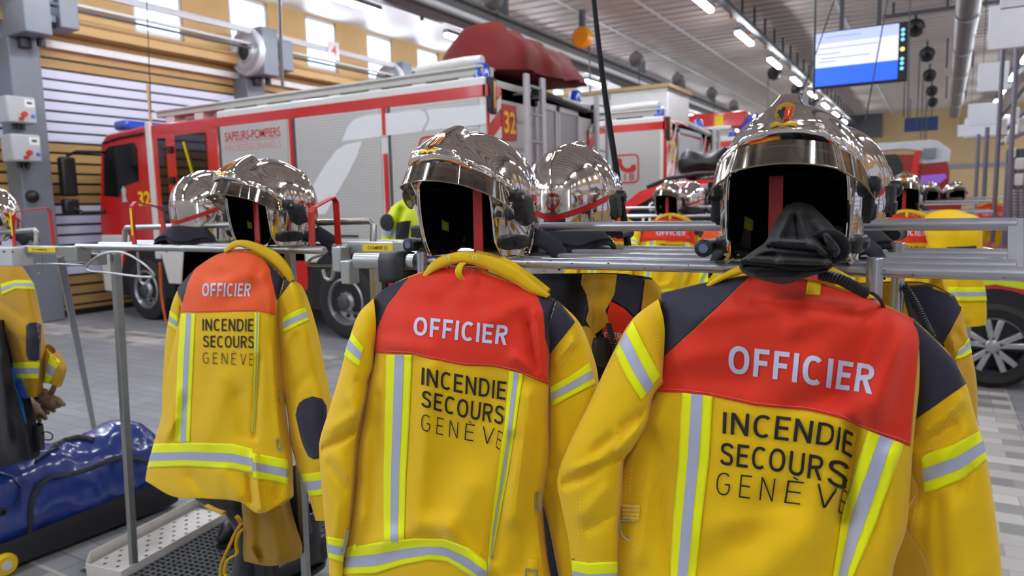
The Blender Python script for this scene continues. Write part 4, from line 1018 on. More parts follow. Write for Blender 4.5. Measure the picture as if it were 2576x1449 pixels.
RL = thing('clothes_rack', 'left hand galvanised clothes rack with empty red hoops', 'clothes rack', (-2.4, 1.7, 0), 'turnout gear racks')
for nm, y, z, xa, xb in (('front_rail', 1.53, BZ+.002, -2.83, -1.53), ('shelf_rail', 1.66, BZ+.002, -2.9, -1.4), ('shelf_rail', 1.80, BZ+.002, -2.9, -1.4), ('back_rail', 1.93, BZ, -2.83, -1.45)):
    b = MB(); b.cyl((xa, y, z), (xb, y, z), .0115, 18); b.build(nm, galv, RL, bevel=.002)
a_, c_ = PY(314, 573, 1.70), PY(940, 556, 1.72)
b = MB(); b.tube([a_+V((0, -.01, -.075)), a_+V((0, 0, -.012)), a_+V((.012, 0, 0)), c_+V((-.012, 0, 0)), c_+V((0, 0, -.012)), c_+V((0, -.01, -.085))], .0105, 12); b.build('top_rail', galv, RL)
for xh, yf, yb_, zf, zb_ in ((PY(335, 560, 1.545).x, 1.545, 1.66, 1.742, 1.722), (PY(783, 540, 1.55).x, 1.55, 1.655, 1.705, 1.735), (-1.81, 1.53, 1.66, 1.74, 1.76), (-3.29, 1.53, 1.68, 1.72, 1.735), (PY(-42, 570, 1.66).x, 1.60, 1.72, 1.74, 1.76), (HEL[4][0], 1.74, 1.86, 1.76, 1.74)):
    hp_ = hoop(RL, xh, yf, yb_, zf, zb_)
    if xh < -2.4 and yf < 1.6:
        b = MB(); b.box(xh-.006, yf-.0062, 1.625, xh+.006, yf-.0048, 1.722); b.build('yellow_tape', ylw, hp_)
a_, c_ = PY(-120, 595, 1.66), PY(92, 578, 1.66)
b = MB(); b.tube([a_, c_+V((-.012, 0, 0)), c_+V((0, 0, -.012)), c_+V((0, -.01, -.075))], .0105, 12); b.build('top_rail', galv, RL)
# brackets between the two racks, with the yellow name strip
b = MB(); p = PY(862, 650, 1.34); q = PY(906, 650, 1.30)
for (xa, ya, xb, yb_, Y) in ((858, 618, 884, 682, 1.50), (880, 652, 906, 712, 1.47)):
    p, q = PY(xa, ya, Y), PY(xb, yb_, Y); b.box(p.x, Y-.04, q.z, q.x, Y, p.z)
b.each('bracket_block', steel, RL, bevel=.004)
p, q = PY(884, 608, 1.52), PY(1028, 640, 1.52)
b = MB(); b.box(p.x, 1.50, q.z, q.x, 1.54, p.z); br = b.build('bracket_bar', galv, RL, bevel=.003)
p, q = PY(912, 614, 1.498), PY(990, 633, 1.498)
b = MB(); b.box(p.x, 1.4975, q.z, q.x, 1.50, p.z); nt_ = b.build('name_strip', ylw, br)
b = MB(); W = q.x-p.x; Hh = p.z-q.z; sign_text(b, 'CHAMBRE 23', (p.x+W*.17, 1.497, q.z+Hh*.28), (1, 0, 0), (0, 0, 1), Hh*.46, (0, 0, 0), .01, 1, W*.64); b.build('lettering', black, nt_, smooth=False)
b = MB(); p, q = PY(1010, 604, 1.53), PY(1040, 660, 1.53); b.box(p.x, 1.49, q.z, q.x, 1.545, p.z); b.build('end_block', steel, RL, bevel=.005)
p = PY(898, 655, 1.29); b = MB(); b.tube([p+V((0, -.004, 0)), p+V((.18, -.004, 0))], .0125, 14, flat=1.5); b.build('flattened_tube', steel, RL)
# left end: flat bar with strip, box bracket
p, q = PY(45, 618, 1.52), PY(182, 642, 1.52)
b = MB(); b.box(p.x, 1.51, q.z, q.x, 1.55, p.z); fb = b.build('flat_bar', galv, RL, bevel=.003)
p, q = PY(71, 621, 1.508), PY(140, 635, 1.508); b = MB(); b.box(p.x, 1.507, q.z, q.x, 1.51, p.z); ns = b.build('name_strip', ylw, fb)
W = q.x-p.x; Hh = p.z-q.z; b = MB(); sign_text(b, 'CHAMBRE 1', (p.x+W*.14, 1.5065, q.z+Hh*.3), (1, 0, 0), (0, 0, 1), Hh*.42, (0, 0, 0), .01, 1, W*.66); b.build('lettering', black, ns, smooth=False)
p, q = PY(-20, 622, 1.48), PY(46, 670, 1.48); b = MB(); b.box(p.x, 1.46, q.z, q.x, 1.54, p.z); bb = b.build('box_bracket', lgrey, RL, bevel=.004)
b = MB()
for px in (11, 33): t = PY(px, 633, 1.459); b.cyl(t, t+V((0, -.004, 0)), .004, 10)
b.each('bolt', black, bb)
p, q = PY(178, 618, 1.53), PY(214, 658, 1.53); b = MB(); b.box(p.x, 1.50, q.z, q.x, 1.56, p.z); p, q = PY(214, 637, 1.57), PY(252, 667, 1.57); b.box(p.x, 1.56, q.z, q.x, 1.6, p.z); b.each('bracket_block', galv, RL, bevel=.004)
# coat hanger loops and hooks
def wire(pts, r=.0045, nm='coat_loop'):
    b = MB(); b.tube(pts, r, 8); return b.build(nm, galv, RL)
wire(curve3([PY(x, y, 1.50) for x, y in ((230, 682), (218, 674), (228, 658), (255, 641), (285, 634), (315, 637), (345, 652), (372, 672), (388, 690), (383, 697))], 36))
wire(curve3([PY(x, y, 1.50) for x, y in ((383, 697), (340, 695), (280, 687), (230, 682))], 12))
wire([PY(x, y, 1.51) for x, y in ((346, 634), (350, 690), (354, 708), (362, 715), (371, 710), (376, 698))], .005, 'coat_hook')
wire([PY(x, y, 1.6) for x, y in ((106, 640), (105, 678), (101, 690), (95, 687), (93, 670))], .004, 'coat_hook')
wire([PY(x, y, 1.6) for x, y in ((92, 664), (130, 664), (212, 668))], .004)
wire([PY(x, y, 1.53) for x, y in ((838, 629), (840, 650), (838, 690), (834, 702), (826, 704), (817, 697), (812, 678))], .0055, 'coat_hook')
wire(curve3([PY(x, y, 1.62) for x, y in ((812, 640), (785, 650), (774, 664), (790, 668), (860, 668))], 16), .0045)
# posts of the left rack
def post(px0, py0, Y0, px1, py1, Y1, w_):
    p, q = PY(px0, py0, Y0), PY(px1, py1, Y1); d = (q-p).normalized(); t = q.z/(-d.z); q = q+d*t
    b = MB(); b.bar(p, q, w_, w_, V((0, 1, 0))); return b.build('post', galv, RL, bevel=.003)
post(290, 634, 1.62, 338, 1440, 1.86, .030)
post(150, 640, 1.72, 240, 1095, 2.9, .030)
post(395, 628, 1.66, 392, 900, 1.8, .030) if False else None
post(728, 610, 1.60, 770, 1449, 1.80, .026)
t_ = PY(944, 690, 1.93); b = MB(); b.bar((t_.x, 1.93, 0), (t_.x, 1.93, BZ), .03, .03, V((0, 1, 0))); b.build('post', galv, RL, bevel=.003)
# strap over the rail
sr = []
for t in range(13):
    a = t/12
    if a < .5: y, z = 1.283+.000*a, 1.50+.1*a/.5*.93
    else: y, z = 1.283+.034*(a-.5)*2, 1.594-.04*((a-.5)*2)**2
    sr.append((y, z))
pa, pb = PY(962, 670, 1.283).x, PY(1024, 670, 1.283).x
zb_ = PY(990, 712, 1.268).z
rows = [[V((x, y, z)) for x in (pa, pb)] for y, z in ((1.270, zb_), (1.268, 1.54), (1.268, 1.58), (1.274, 1.596), (1.29, 1.602), (1.312, 1.598), (1.32, 1.58), (1.322, 1.50))]
b = MB(); b.grid(rows); tag(b.build('belt', mat('strap_black', (40, 41, 46), .55), solid=.003), 'black strap folded over the front rail left of the middle jacket', 'strap')
# dark radio pouch hanging beside the middle helmet
p, q = PY(1036, 585, 1.56), PY(1078, 640, 1.56); 
b = MB(); b.box(p.x, 1.55, q.z-.02, q.x, 1.60, p.z+.02); tag(b.build('radio_pouch', black, bevel=.008), 'black radio pouch on the rail behind the middle helmet', 'pouch')
# second rack row farther back
def far_rack(lab, xa, xb, y, M):
    T = thing('clothes_rack', lab, 'clothes rack', ((xa+xb)/2, y, 0), 'turnout gear racks')
    for nm, yy, z in (('front_rail', y, BZ), ('shelf_rail', y+.14, BZ), ('back_rail', y+.4, BZ), ('top_rail', y+.2, BZ+.07)):
        b = MB(); b.cyl((xa, yy, z), (xb, yy, z), .0115, 12); b.build(nm, M, T)
    for xx in (xa+.1, xb-.1):
        for yy in (y, y+.4): b = MB(); b.cyl((xx, yy, 0), (xx, yy, BZ+.02), .0125, 10); b.build('post', M, T)
        b = MB(); b.bar((xx, y+.2, BZ+.07), (xx, y+.14, BZ), .01, .02); b.build('rail_support', M, T)
    return T
R2 = far_rack('second clothes rack in front of the red car', -2.75, .35, 5.72, barm)
R3 = far_rack('far clothes rack behind the bonnet of the red car', -.2, .98, 10.6, lgrey)
def P2(px, Y): return PY(px, 530, Y).x
hr = [(P2(1684, 5.78), 5.78, 0, 'small chrome helmet on the second rack, left one facing the camera'), (P2(1738, 6.0), 6.02, 180, 'small chrome helmet on the second rack turned away beside the left one'),
      (P2(2274, 5.78), 5.78, 0, 'small chrome helmet on the second rack right of the large right helmet'),
      (PY(2340, 500, 10.7).x, 10.7, 0, 'tiny chrome helmet on the far rack, left one'), (PY(2400, 500, 10.7).x, 10.75, 20, 'tiny chrome helmet on the far rack, right one')]
for x, y, r, lab in hr: dup(H0, (x, y, HZ), (0, 0, radians(r)), lab, 'chrome helmets on the farther racks')
for i in (0, 2): hoop(R2, hr[i][0], 5.72, 5.86, 1.76, 1.785)
hoop(R2, hr[1][0], 5.96, 6.10, 1.785, 1.76)
hoop(R2, -1.0, 5.72, 5.86, 1.76, 1.785)
# ================================================================ turnout jackets
def cloth_mat(name, col, var=.05, weave=420, bump=.22, rough=.78, rows=None):
    M = mat(name, col, rough, 0, var=var, vscale=5, spec=.25, sheen=.12); nt = M.node_tree; N = nt.nodes; L = nt.links; b = N['Principled BSDF']
    tc = N.new('ShaderNodeTexCoord'); n1 = N.new('ShaderNodeTexNoise'); n1.inputs['Scale'].default_value = weave; n1.inputs['Detail'].default_value = 2
    n2 = N.new('ShaderNodeTexNoise'); n2.inputs['Scale'].default_value = 22; n2.inputs['Detail'].default_value = 5
    for n in (n1, n2): L.new(tc.outputs['Object'], n.inputs['Vector'])
    b1 = N.new('ShaderNodeBump'); b1.inputs['Strength'].default_value = bump; b1.inputs['Distance'].default_value = .0008
    b2 = N.new('ShaderNodeBump'); b2.inputs['Strength'].default_value = .3; b2.inputs['Distance'].default_value = .006
    L.new(n1.outputs[0], b1.inputs['Height']); L.new(n2.outputs[0], b2.inputs['Height']); L.new(b2.outputs[0], b1.inputs['Normal']); L.new(b1.outputs[0], b.inputs['Normal'])
    return M
yel = cloth_mat('yellow_aramid', (238, 194, 12)); yel2 = cloth_mat('worn_yellow_aramid', (206, 158, 34), .12)
redc = cloth_mat('red_yoke', (226, 54, 32), .03); orac = cloth_mat('orange_yoke', (240, 92, 38), .03)
navy = cloth_mat('navy_ripstop', (50, 50, 66), .04, 700, .5); darkl = cloth_mat('dark_lining', (30, 30, 38), .1)
limet = cloth_mat('lime_tape', (246, 252, 16), .02, 900, .3); silv = mat('silver_tape', (182, 188, 212), .5, .1, var=.05, vscale=40, bump=.12, bscale=700)
txt_l = mat('pale_print', (206, 208, 236), .5); txt_d = mat('black_print', (15, 15, 20), .6)
thread = mat('pale_thread', (238, 188, 130), .7); threadr = mat('pink_thread', (226, 120, 104), .7)

def cloth_tube(rungs, creases=(), nu=40, nv=90, seed=0, pn=2.4, wob=.003):
    """rungs: (polyline px, depth plane Y, front thickness, back thickness). returns MB, BVH of the surface"""
    k = len(rungs); P_ = []
    cols = []
    for pts, Y, tf, tb in rungs: cols.append(([cr(pts, i/nu) for i in range(nu+1)], Y, tf, tb))
    rows = []
    for j in range(nv+1):
        t = j/nv; Y, tf, tb = cr([(c[1], c[2], c[3]) for c in cols], t); vis = []; hid = []
        for i in range(nu+1):
            px, py = cr([c[0][i] for c in cols], t); wv = 2*i/nu-1
            pr_ = max(0, 1-abs(wv)**pn)**(1/pn)
            d = 0
            for x0, y0, x1, y1, wd, am in creases:
                ex, ey = x1-x0, y1-y0; ll = ex*ex+ey*ey; s = ((px-x0)*ex+(py-y0)*ey)/ll
                sc_ = min(max(s, 0), 1); dd = hypot(px-x0-sc_*ex, py-y0-sc_*ey); e = (dd/wd)**2
                if e < 6: d += (2.4 if nu >= 60 else 1.4)*am*exp(-e)
            edge = min(1, (1-abs(wv))*6)
            base = PY(px, py, Y)
            d += wob*(2.5 if nu >= 60 else 1.6)*noise.noise(V((base.x*8+base.z*4+seed, base.z*5-base.x*2, seed)))+wob*.8*noise.noise(V((base.x*22+seed, base.z*16, 3.1)))
            vis.append(PY(px, py, Y-tf*pr_-d*edge))
            if 0 < i < nu: hid.append(base+V((0, tb*pr_, 0)))
        rows.append(vis+hid[::-1])
    b = MB(); b.grid(rows, closeu=True)
    return b, BVHTree.FromPolygons([tuple(v) for v in b.v], b.f)
def drape(px, py, bvhs, off, last=[None]):
    d = ray(px, py).normalized(); best = None
    for B in bvhs:
        h = B.ray_cast(CC, d)
        if h[0] and (best is None or h[3] < best[3]): best = h
    if best is None:
        for B in bvhs:
            q = CC+d*1.5 if last[0] is None else PY(px, py, last[0]); h = B.find_nearest(q)
            if h[0] and (best is None or h[3] < best[3]): best = h
        n = best[1]; n = -n if n.dot(d) > 0 else n
        q = best[0]; return q+n*off*.6-d*off*.5
    n = best[1]; n = -n if n.dot(d) > 0 else n
    last[0] = best[0].y
    return best[0]+n*off*.6-d*off*.5
def lad(top, bot, bvhs, off, nu=36, nv=24):
    """patch between two pixel polylines laid on the cloth"""
    f = lambda pl, t: _pl(pl, t)
    mb = MB().grid([[drape(*(a+(b-a)*(j/nv) for a, b in zip(f(top, i/nu), f(bot, i/nu))), bvhs, off) for i in range(nu+1)] for j in range(nv+1)])
    tot = V((0, 0, 0))
    for q in mb.f: a, b_, c = (mb.v[k] for k in q[:3]); tot += (b_-a).cross(c-a)
    if tot.dot(CC-mb.v[0]) < 0: mb.f = [q[::-1] for q in mb.f]
    return mb
def _pl(pl, t):
    L = [0]
    for a, b in zip(pl, pl[1:]): L.append(L[-1]+hypot(b[0]-a[0], b[1]-a[1]))
    s = t*L[-1]
    for i in range(len(pl)-1):
        if s <= L[i+1]+1e-9:
            f = (s-L[i])/max(L[i+1]-L[i], 1e-9); a, b = pl[i], pl[i+1]; return (a[0]+(b[0]-a[0])*f, a[1]+(b[1]-a[1])*f)
    return pl[-1]
def band(R, top, bot, bvhs, name='reflective_band', nu=40, f0=.34, f1=.68, par=None, off=.0026):
    """lime tape with the silver stripe as its sub-part"""
    mid = lambda f: [(a[0]+(b[0]-a[0])*f, a[1]+(b[1]-a[1])*f) for a, b in ((_pl(top, i/24), _pl(bot, i/24)) for i in range(25))]
    o = lad(top, bot, bvhs, off, nu, 12).build(name, limet, R, recalc=False, solid=.0012)
    lad(mid(f0), mid(f1), bvhs, off+.001, nu, 6).build('silver_stripe', silv, o, recalc=False); return o
def stroke_text(s, w, gap):
    """plain grotesque capitals drawn as strokes of width w (cap height 1) -> points in 0..1 and faces"""
    h = w/2; T, Bt = 1-h, h
    def arc(cx, cy, rx, ry, a0, a1, n=22, e=.86):
        f = lambda v: (1 if v >= 0 else -1)*abs(v)**e
        return [(cx+rx*f(cos(radians(a0+(a1-a0)*i/n))), cy+ry*f(sin(radians(a0+(a1-a0)*i/n)))) for i in range(n+1)]
    E_ = [[(h, 0), (h, 1)], [(h, T), (.54, T)], [(h, .52), (.49, .52)], [(h, Bt), (.54, Bt)]]
    GL_ = {'I': (w, [[(h, 0), (h, 1)]]), 'E': (.54, E_), 'È': (.54, E_+[[(.16, 1.26), (.34, 1.09)]]), 'F': (.52, [[(h, 0), (h, 1)], [(h, T), (.52, T)], [(h, .50), (.47, .50)]]),
          'N': (.66, [[(h, 0), (h, 1)], [(.66-h, 0), (.66-h, 1)], [(h*.9, 1), (.66-h*.9, 0)]]), 'C': (.64, [arc(.35, .5, .35-h, .5-h, 48, 312)]),
          'O': (.72, [arc(.36, .5, .36-h, .5-h, 0, 360, 36)]), 'D': (.66, [[(h, 0), (h, 1)], [(h, T), (.26, T)]+arc(.26, .5, .40-h, .5-h, 90, -90)+[(h, Bt)]]),
          'U': (.64, [[(h, 1), (h, .34)]+arc(.32, .34, .32-h, .34-h, 180, 360)+[(.64-h, 1)]]),
          'R': (.62, [[(h, 0), (h, 1)], [(h, T), (.32, T)]+arc(.32, .72, .27-h*.6, .28-h, 90, -90, 14)+[(h, .44+h*.2)], [(.33, .46), (.62-h*1.1, 0)]]),
          'S': (.60, [[(.55-h*.4, .78), (.47, .90-h*.3), (.30, T), (.13, .90-h*.2), (h*1.05, .745), (.12, .61), (.30, .525), (.48, .43), (.60-h*1.05, .27), (.49, .10+h*.2), (.30, Bt), (.12, .10+h*.2), (h*.7, .22)]]),
          'G': (.68, [arc(.35, .5, .35-h, .5-h, 48, 318)+[(.66-h, .26), (.66-h, .48)], [(.40, .48), (.66, .48)]]), 'V': (.68, [[(h*.7, 1), (.34, 0)], [(.68-h*.7, 1), (.34, 0)]])}
    vs, fs = [], []; x = 0
    for ch in s:
        wd, strokes = GL_[ch]
        for st in strokes:
            if ch == 'S': st = [tuple(cr(st, i/40)) for i in range(41)]
            pts = [st[0]]
            for a, b in zip(st, st[1:]):
                n = max(1, int(hypot(b[0]-a[0], b[1]-a[1])/.09)); pts += [(a[0]+(b[0]-a[0])*i/n, a[1]+(b[1]-a[1])*i/n) for i in range(1, n+1)]
            k = len(vs); cl = hypot(pts[0][0]-pts[-1][0], pts[0][1]-pts[-1][1]) < 1e-6 and len(pts) > 8
            for i, p in enumerate(pts):
                a, b = (pts[i-1] if i else (pts[-2] if cl else p)), (pts[i+1] if i < len(pts)-1 else (pts[1] if cl else p))
                dx, dy = b[0]-a[0], b[1]-a[1]; l = hypot(dx, dy) or 1; nx_, ny_ = -dy/l, dx/l
                diag = len(st) == 2 and abs(dx) > 1e-4 and abs(dy) > .5*abs(dx) and ch in 'NVR'
                if diag: ox, oy = h*1.0/max(abs(dy)/l, .3), 0
                else: ox, oy = nx_*h, ny_*h
                for sg in (-1, 0, 1): vs.append((x+p[0]+ox*sg, p[1]+oy*sg))
            for i in range(len(pts)-1):
                for q in (0, 1): fs.append((k+3*i+q, k+3*i+q+1, k+3*i+q+4, k+3*i+q+3))
        x += wd+gap
    W = x-gap
    return [(a/W, b) for a, b in vs], fs
def print_text(R, s, keys, bvhs, M, weight, spacing=1.0, name='lettering', off=.0028):
    """keys: (fraction, x_top, y_top, x_base, y_base)"""
    vs, fs = stroke_text(s, weight, spacing)
    out = []
    for x, y in vs:
        if y > 1: y = 1+(y-1)*.62
        for a, b in zip(keys, keys[1:]):
            if x <= b[0] or b is keys[-1]:
                f = (x-a[0])/(b[0]-a[0]); q = [a[i]+(b[i]-a[i])*f for i in range(5)]; break
        out.append(drape(q[3]+(q[1]-q[3])*y, q[4]+(q[2]-q[4])*y, bvhs, off))
    return MB().add(out, fs).build(name, M, R, smooth=False, recalc=False)
def seam(R, pts, bvhs, M=thread, w_=1.0, name='stitching', off=.0026, n=40, dash=True):
    mb = MB()
    for i in range(n):
        if dash and i % 2: continue
        a, b = _pl(pts, i/n), _pl(pts, (i+.8 if dash else i+1)/n); p, q = drape(*a, bvhs, off), drape(*b, bvhs, off)
        if (p-q).length < .06: mb.tube([p, q], .0006*w_, 5)
    return mb.build(name, M, R)
def strip_tube(pts, r, flat, n=48): return MB().tube(curve3(pts, n), r, 12, flat=flat)
def ring_d(R, px, py, bvhs, wpx, hpx, par_name='d_ring'):
    c = drape(px, py, bvhs, .006); top = drape(px, py-hpx*.5, bvhs, .004); s_ = (c-CC).length/FPX
    x = V((cos(YAW)*.95, sin(YAW)*.3, 0)).normalized(); z = V((0, 0, 1)); w_ = wpx*s_/2; h = hpx*s_
    pts = [top-x*w_, top-x*w_-z*h*.35]+[top-z*(h*.5)+x*(-w_*cos(a))-z*(h*.5*sin(a)) for a in [pi*i/12 for i in range(13)]]+[top+x*w_-z*h*.35, top+x*w_]
    b = MB(); b.tube(pts, .0021, 8, closed=True); d = b.build(par_name, steel, R)
    return d
def collar_from(R, pts, r, flat, M=yel, name='collar', sub=None):
    return strip_tube(pts, r, flat).build(name, M, R)

def collar_band(R, out, inn, Y):
    rungs = [([a, ((a[0]+b[0])/2, (a[1]+b[1])/2), b], Y+.02*abs(2*i/(len(out)-1)-1)**2, .011, .012) for i, (a, b) in enumerate(zip(out, inn))]
    tb, B = cloth_tube(rungs, (), 14, 70, 31, 2.6, .0025); o = tb.build('collar', yel, R)
    m_ = [(a[0]*.22+b[0]*.78, a[1]*.22+b[1]*.78) for a, b in zip(out, inn)]; seam(o, m_, [B], mat('collar_thread', (206, 150, 20), .7), 1.0, n=60, dash=False, off=.0012); return o
# ---------------------------------------------------------------- right jacket
J3 = thing('turnout_jacket', 'large right yellow jacket with red OFFICIER yoke, nearest the camera', 'jacket', (-.22, 1.25, .5), 'yellow officer jackets on the near racks')
cre = [(2222, 830, 2100, 990, 44, -.0055), (2160, 800, 2040, 930, 50, .0035), (2262, 860, 2210, 1040, 34, .006), (2110, 995, 1990, 1022, 30, -.004), (1890, 745, 2200, 775, 14, .003), (1900, 765, 2180, 800, 12, -.003), (1700, 900, 1840, 880, 26, .003), (2110, 780, 2000, 820, 30, .006), (1990, 760, 1760, 800, 22, .004), (2260, 830, 2190, 1010, 40, .010), (1700, 950, 1880, 960, 30, -.004),
       (2150, 1075, 2125, 1300, 20, -.014), (2120, 1290, 2090, 1449, 40, -.012), (2260, 1150, 2250, 1440, 30, .010), (1960, 1290, 1790, 1420, 60, -.008), (1660, 1020, 1600, 1400, 24, .007), (1640, 1100, 1690, 1449, 22, -.007), (2000, 1340, 1900, 1449, 60, .007), (1830, 1320, 1960, 1300, 30, .004)]
t3, B3 = cloth_tube([
    ([(1664, 737), (1770, 712), (1890, 693), (2010, 700), (2160, 741), (2297, 802)], 1.275, .012, .02),
    ([(1663, 790), (1775, 778), (1900, 770), (2030, 780), (2170, 815), (2310, 850)], 1.255, .050, .03),
    ([(1658, 900), (1770, 895), (1900, 895), (2040, 910), (2180, 935), (2313, 960)], 1.25, .062, .05),
    ([(1640, 990), (1765, 995), (1900, 1020), (2040, 1040), (2170, 1075), (2298, 1110)], 1.25, .066, .06),
    ([(1588, 1100), (1750, 1110), (1890, 1120), (2030, 1140), (2150, 1170), (2290, 1220)], 1.25, .066, .07),
    ([(1545, 1250), (1725, 1260), (1870, 1265), (2010, 1280), (2130, 1300), (2280, 1330)], 1.25, .066, .08),
    ([(1532, 1450), (1700, 1450), (1850, 1450), (1990, 1450), (2110, 1450), (2244, 1450)], 1.24, .066, .08),
    ([(1537, 1700), (1690, 1700), (1840, 1700), (1980, 1700), (2095, 1700), (2225, 1700)], 1.24, .066, .08),
    ([(1535, 1830), (1690, 1835), (1840, 1840), (1980, 1840), (2095, 1835), (2222, 1830)], 1.24, .06, .08)], cre, 64, 130, 1)
t3.build('torso', yel, J3)
sl3, BL3 = cloth_tube([
    ([(1656, 752), (1672, 830), (1664, 988)], 1.243, .03, .03), ([(1592, 802), (1640, 880), (1668, 968)], 1.228, .045, .04), ([(1543, 885), (1590, 955), (1640, 1004)], 1.215, .05, .045),
    ([(1482, 1015), (1550, 1065), (1624, 1072)], 1.205, .052, .045), ([(1428, 1125), (1500, 1140), (1592, 1128)], 1.20, .05, .045), ([(1402, 1203), (1480, 1195), (1566, 1165)], 1.20, .048, .045),
    ([(1411, 1268), (1480, 1262), (1560, 1245)], 1.205, .046, .045), ([(1428, 1350), (1490, 1350), (1556, 1345)], 1.21, .044, .045), ([(1442, 1450), (1500, 1455), (1553, 1455)], 1.215, .044, .045), ([(1455, 1570), (1505, 1575), (1552, 1575)], 1.215, .042, .045)],
    [(1420, 1212), (1570, 1140)] and [(1425, 1215, 1560, 1150, 14, -.014), (1450, 1180, 1540, 1160, 16, .008), (1500, 1130, 1600, 1050, 14, -.007), (1560, 1130, 1550, 1085, 10, .008), (1470, 1290, 1530, 1230, 20, .006), (1480, 1330, 1540, 1300, 12, -.005), (1610, 1075, 1560, 1130, 12, .008), (1640, 1010, 1610, 1050, 8, -.005)], 40, 90, 2)
sl3.build('sleeve', yel, J3)
sr3, BR3 = cloth_tube([
    ([(2270, 860), (2284, 825), (2297, 803)], 1.285, .03, .03), ([(2300, 950), (2330, 890), (2350, 852)], 1.29, .035, .04), ([(2300, 1010), (2360, 950), (2400, 905)], 1.295, .04, .045),
    ([(2292, 1060), (2370, 1010), (2430, 964)], 1.30, .045, .05), ([(2280, 1130), (2370, 1090), (2457, 1060)], 1.30, .05, .05), ([(2290, 1190), (2390, 1150), (2472, 1110)], 1.30, .052, .05), ([(2305, 1240), (2400, 1210), (2484, 1165)], 1.30, .052, .05),
    ([(2270, 1310), (2400, 1300), (2502, 1280)], 1.30, .052, .05), ([(2318, 1395), (2420, 1392), (2515, 1380)], 1.30, .05, .05), ([(2338, 1470), (2430, 1470), (2524, 1465)], 1.30, .05, .05), ([(2352, 1600), (2440, 1600), (2545, 1600)], 1.30, .045, .05)],
    [(2330, 1080, 2420, 1010, 16, .009), (2310, 1120, 2400, 1070, 14, -.007), (2370, 1150, 2430, 1090, 20, .005), (2330, 1260, 2310, 1400, 20, -.008), (2440, 1180, 2420, 1230, 12, -.006), (2400, 1290, 2440, 1449, 40, .008), (2360, 1260, 2370, 1440, 16, -.006)], 40, 90, 3)
sr3.build('sleeve', yel, J3)
al = [B3, BL3, BR3]
lad([(1664, 738), (1770, 713), (1884, 696)], [(1664, 902), (1775, 800), (1886, 698)], [B3], .002).build('shoulder_patch', navy, J3, recalc=False, solid=.001)
lad([(2298, 806), (2350, 854), (2400, 907), (2429, 965)], [(2311, 950), (2306, 1000), (2302, 1040), (2297, 1060)], [BR3], .002).build('shoulder_patch', navy, J3, recalc=False, solid=.001)
yk = lad([(1664, 904), (1775, 804), (1886, 697), (2010, 702), (2160, 742), (2297, 803), (2312, 845)], [(1650, 985), (1717, 988), (1793, 997), (1900, 1020), (2031, 1032), (2124, 1054), (2186, 1082), (2288, 1122)], [B3], .0024, 120, 70).build('yoke', redc, J3, recalc=False, solid=.0012)
seam(yk, [(1652, 978), (1717, 981), (1793, 990), (1900, 1013), (2031, 1025), (2124, 1047), (2186, 1075), (2288, 1114)], [B3], threadr, 1.0, off=.0042, n=90, dash=False)
band(J3, [(1717, 988), (1708, 1150), (1695, 1310), (1686, 1450), (1684, 1640)], [(1793, 997), (1784, 1150), (1765, 1310), (1750, 1450), (1748, 1640)], [B3], 'reflective_stripe', 60, .31, .68)
band(J3, [(2186, 1083), (2150, 1190), (2117, 1290), (2095, 1450), (2085, 1640)], [(2272, 1117), (2240, 1210), (2206, 1310), (2146, 1450), (2135, 1640)], [B3], 'reflective_stripe', 60, .31, .70)
band(J3, [(1592, 808), (1624, 875), (1660, 945)], [(1548, 887), (1578, 950), (1613, 1007)], [BL3], f0=.36, f1=.72)
band(J3, [(1434, 1408), (1480, 1416), (1552, 1412)], [(1447, 1490), (1490, 1500), (1553, 1498)], [BL3], f0=.33, f1=.68)
band(J3, [(2318, 1150), (2340, 1138), (2400, 1118), (2463, 1084)], [(2326, 1238), (2350, 1234), (2420, 1205), (2481, 1156)], [BR3], f0=.34, f1=.70)
band(J3, [(1535, 1640), (1690, 1655), (1850, 1665), (2000, 1665), (2110, 1655), (2228, 1640)], [(1535, 1740), (1690, 1755), (1850, 1765), (2000, 1765), (2110, 1755), (2224, 1740)], [B3], 'hem_band')
print_text(J3, 'OFFICIER', [(0, 1835, 868, 1832, 936), (.5, 2020, 890, 2013, 962), (1, 2204, 920, 2196, 992)], [B3], txt_l, .172, .16, off=.0038)
print_text(J3, 'INCENDIE', [(0, 1820, 1036, 1818, 1090), (.39, 1958, 1046, 1952, 1105), (.78, 2097, 1066, 2088, 1121), (1, 2147, 1090, 2141, 1152)], [B3], txt_d, .135, .17)
print_text(J3, 'SECOURS', [(0, 1815, 1112, 1812, 1168), (.5, 1960, 1128, 1954, 1186), (.86, 2074, 1148, 2068, 1209), (1, 2137, 1165, 2128, 1235)], [B3], txt_d, .135, .17)
print_text(J3, 'GENÈVE', [(0, 1805, 1186, 1801, 1243), (.5, 1960, 1204, 1952, 1262), (.82, 2104, 1222, 2092, 1279), (1, 2132, 1236, 2122, 1296)], [B3], txt_d, .070, .45)
collar_band(J3, [(1776, 715), (1815, 690), (1850, 672), (1890, 655), (1960, 650), (2060, 660), (2130, 690), (2200, 748)], [(1782, 724), (1825, 703), (1860, 691), (1895, 681), (1960, 674), (2050, 687), (2110, 707), (2182, 754)], 1.25)
lad([(2032, 706), (2066, 712)], [(2026, 742), (2062, 746)], [B3], .005, 6, 8).build('hanger_loop', yel, J3, recalc=False, solid=.002)
seam(J3, [(1640, 760), (1652, 850), (1655, 930)], [BL3], n=36); seam(J3, [(1628, 765), (1640, 850), (1643, 900)], [BL3], n=36)
seam(J3, [(1632, 1020), (1580, 1060), (1566, 1100)], [BL3], n=24); seam(J3, [(1450, 1200), (1452, 1300), (1462, 1400)], [BL3], n=40); seam(J3, [(1459, 1200), (1461, 1300), (1470, 1400)], [BL3], n=40)
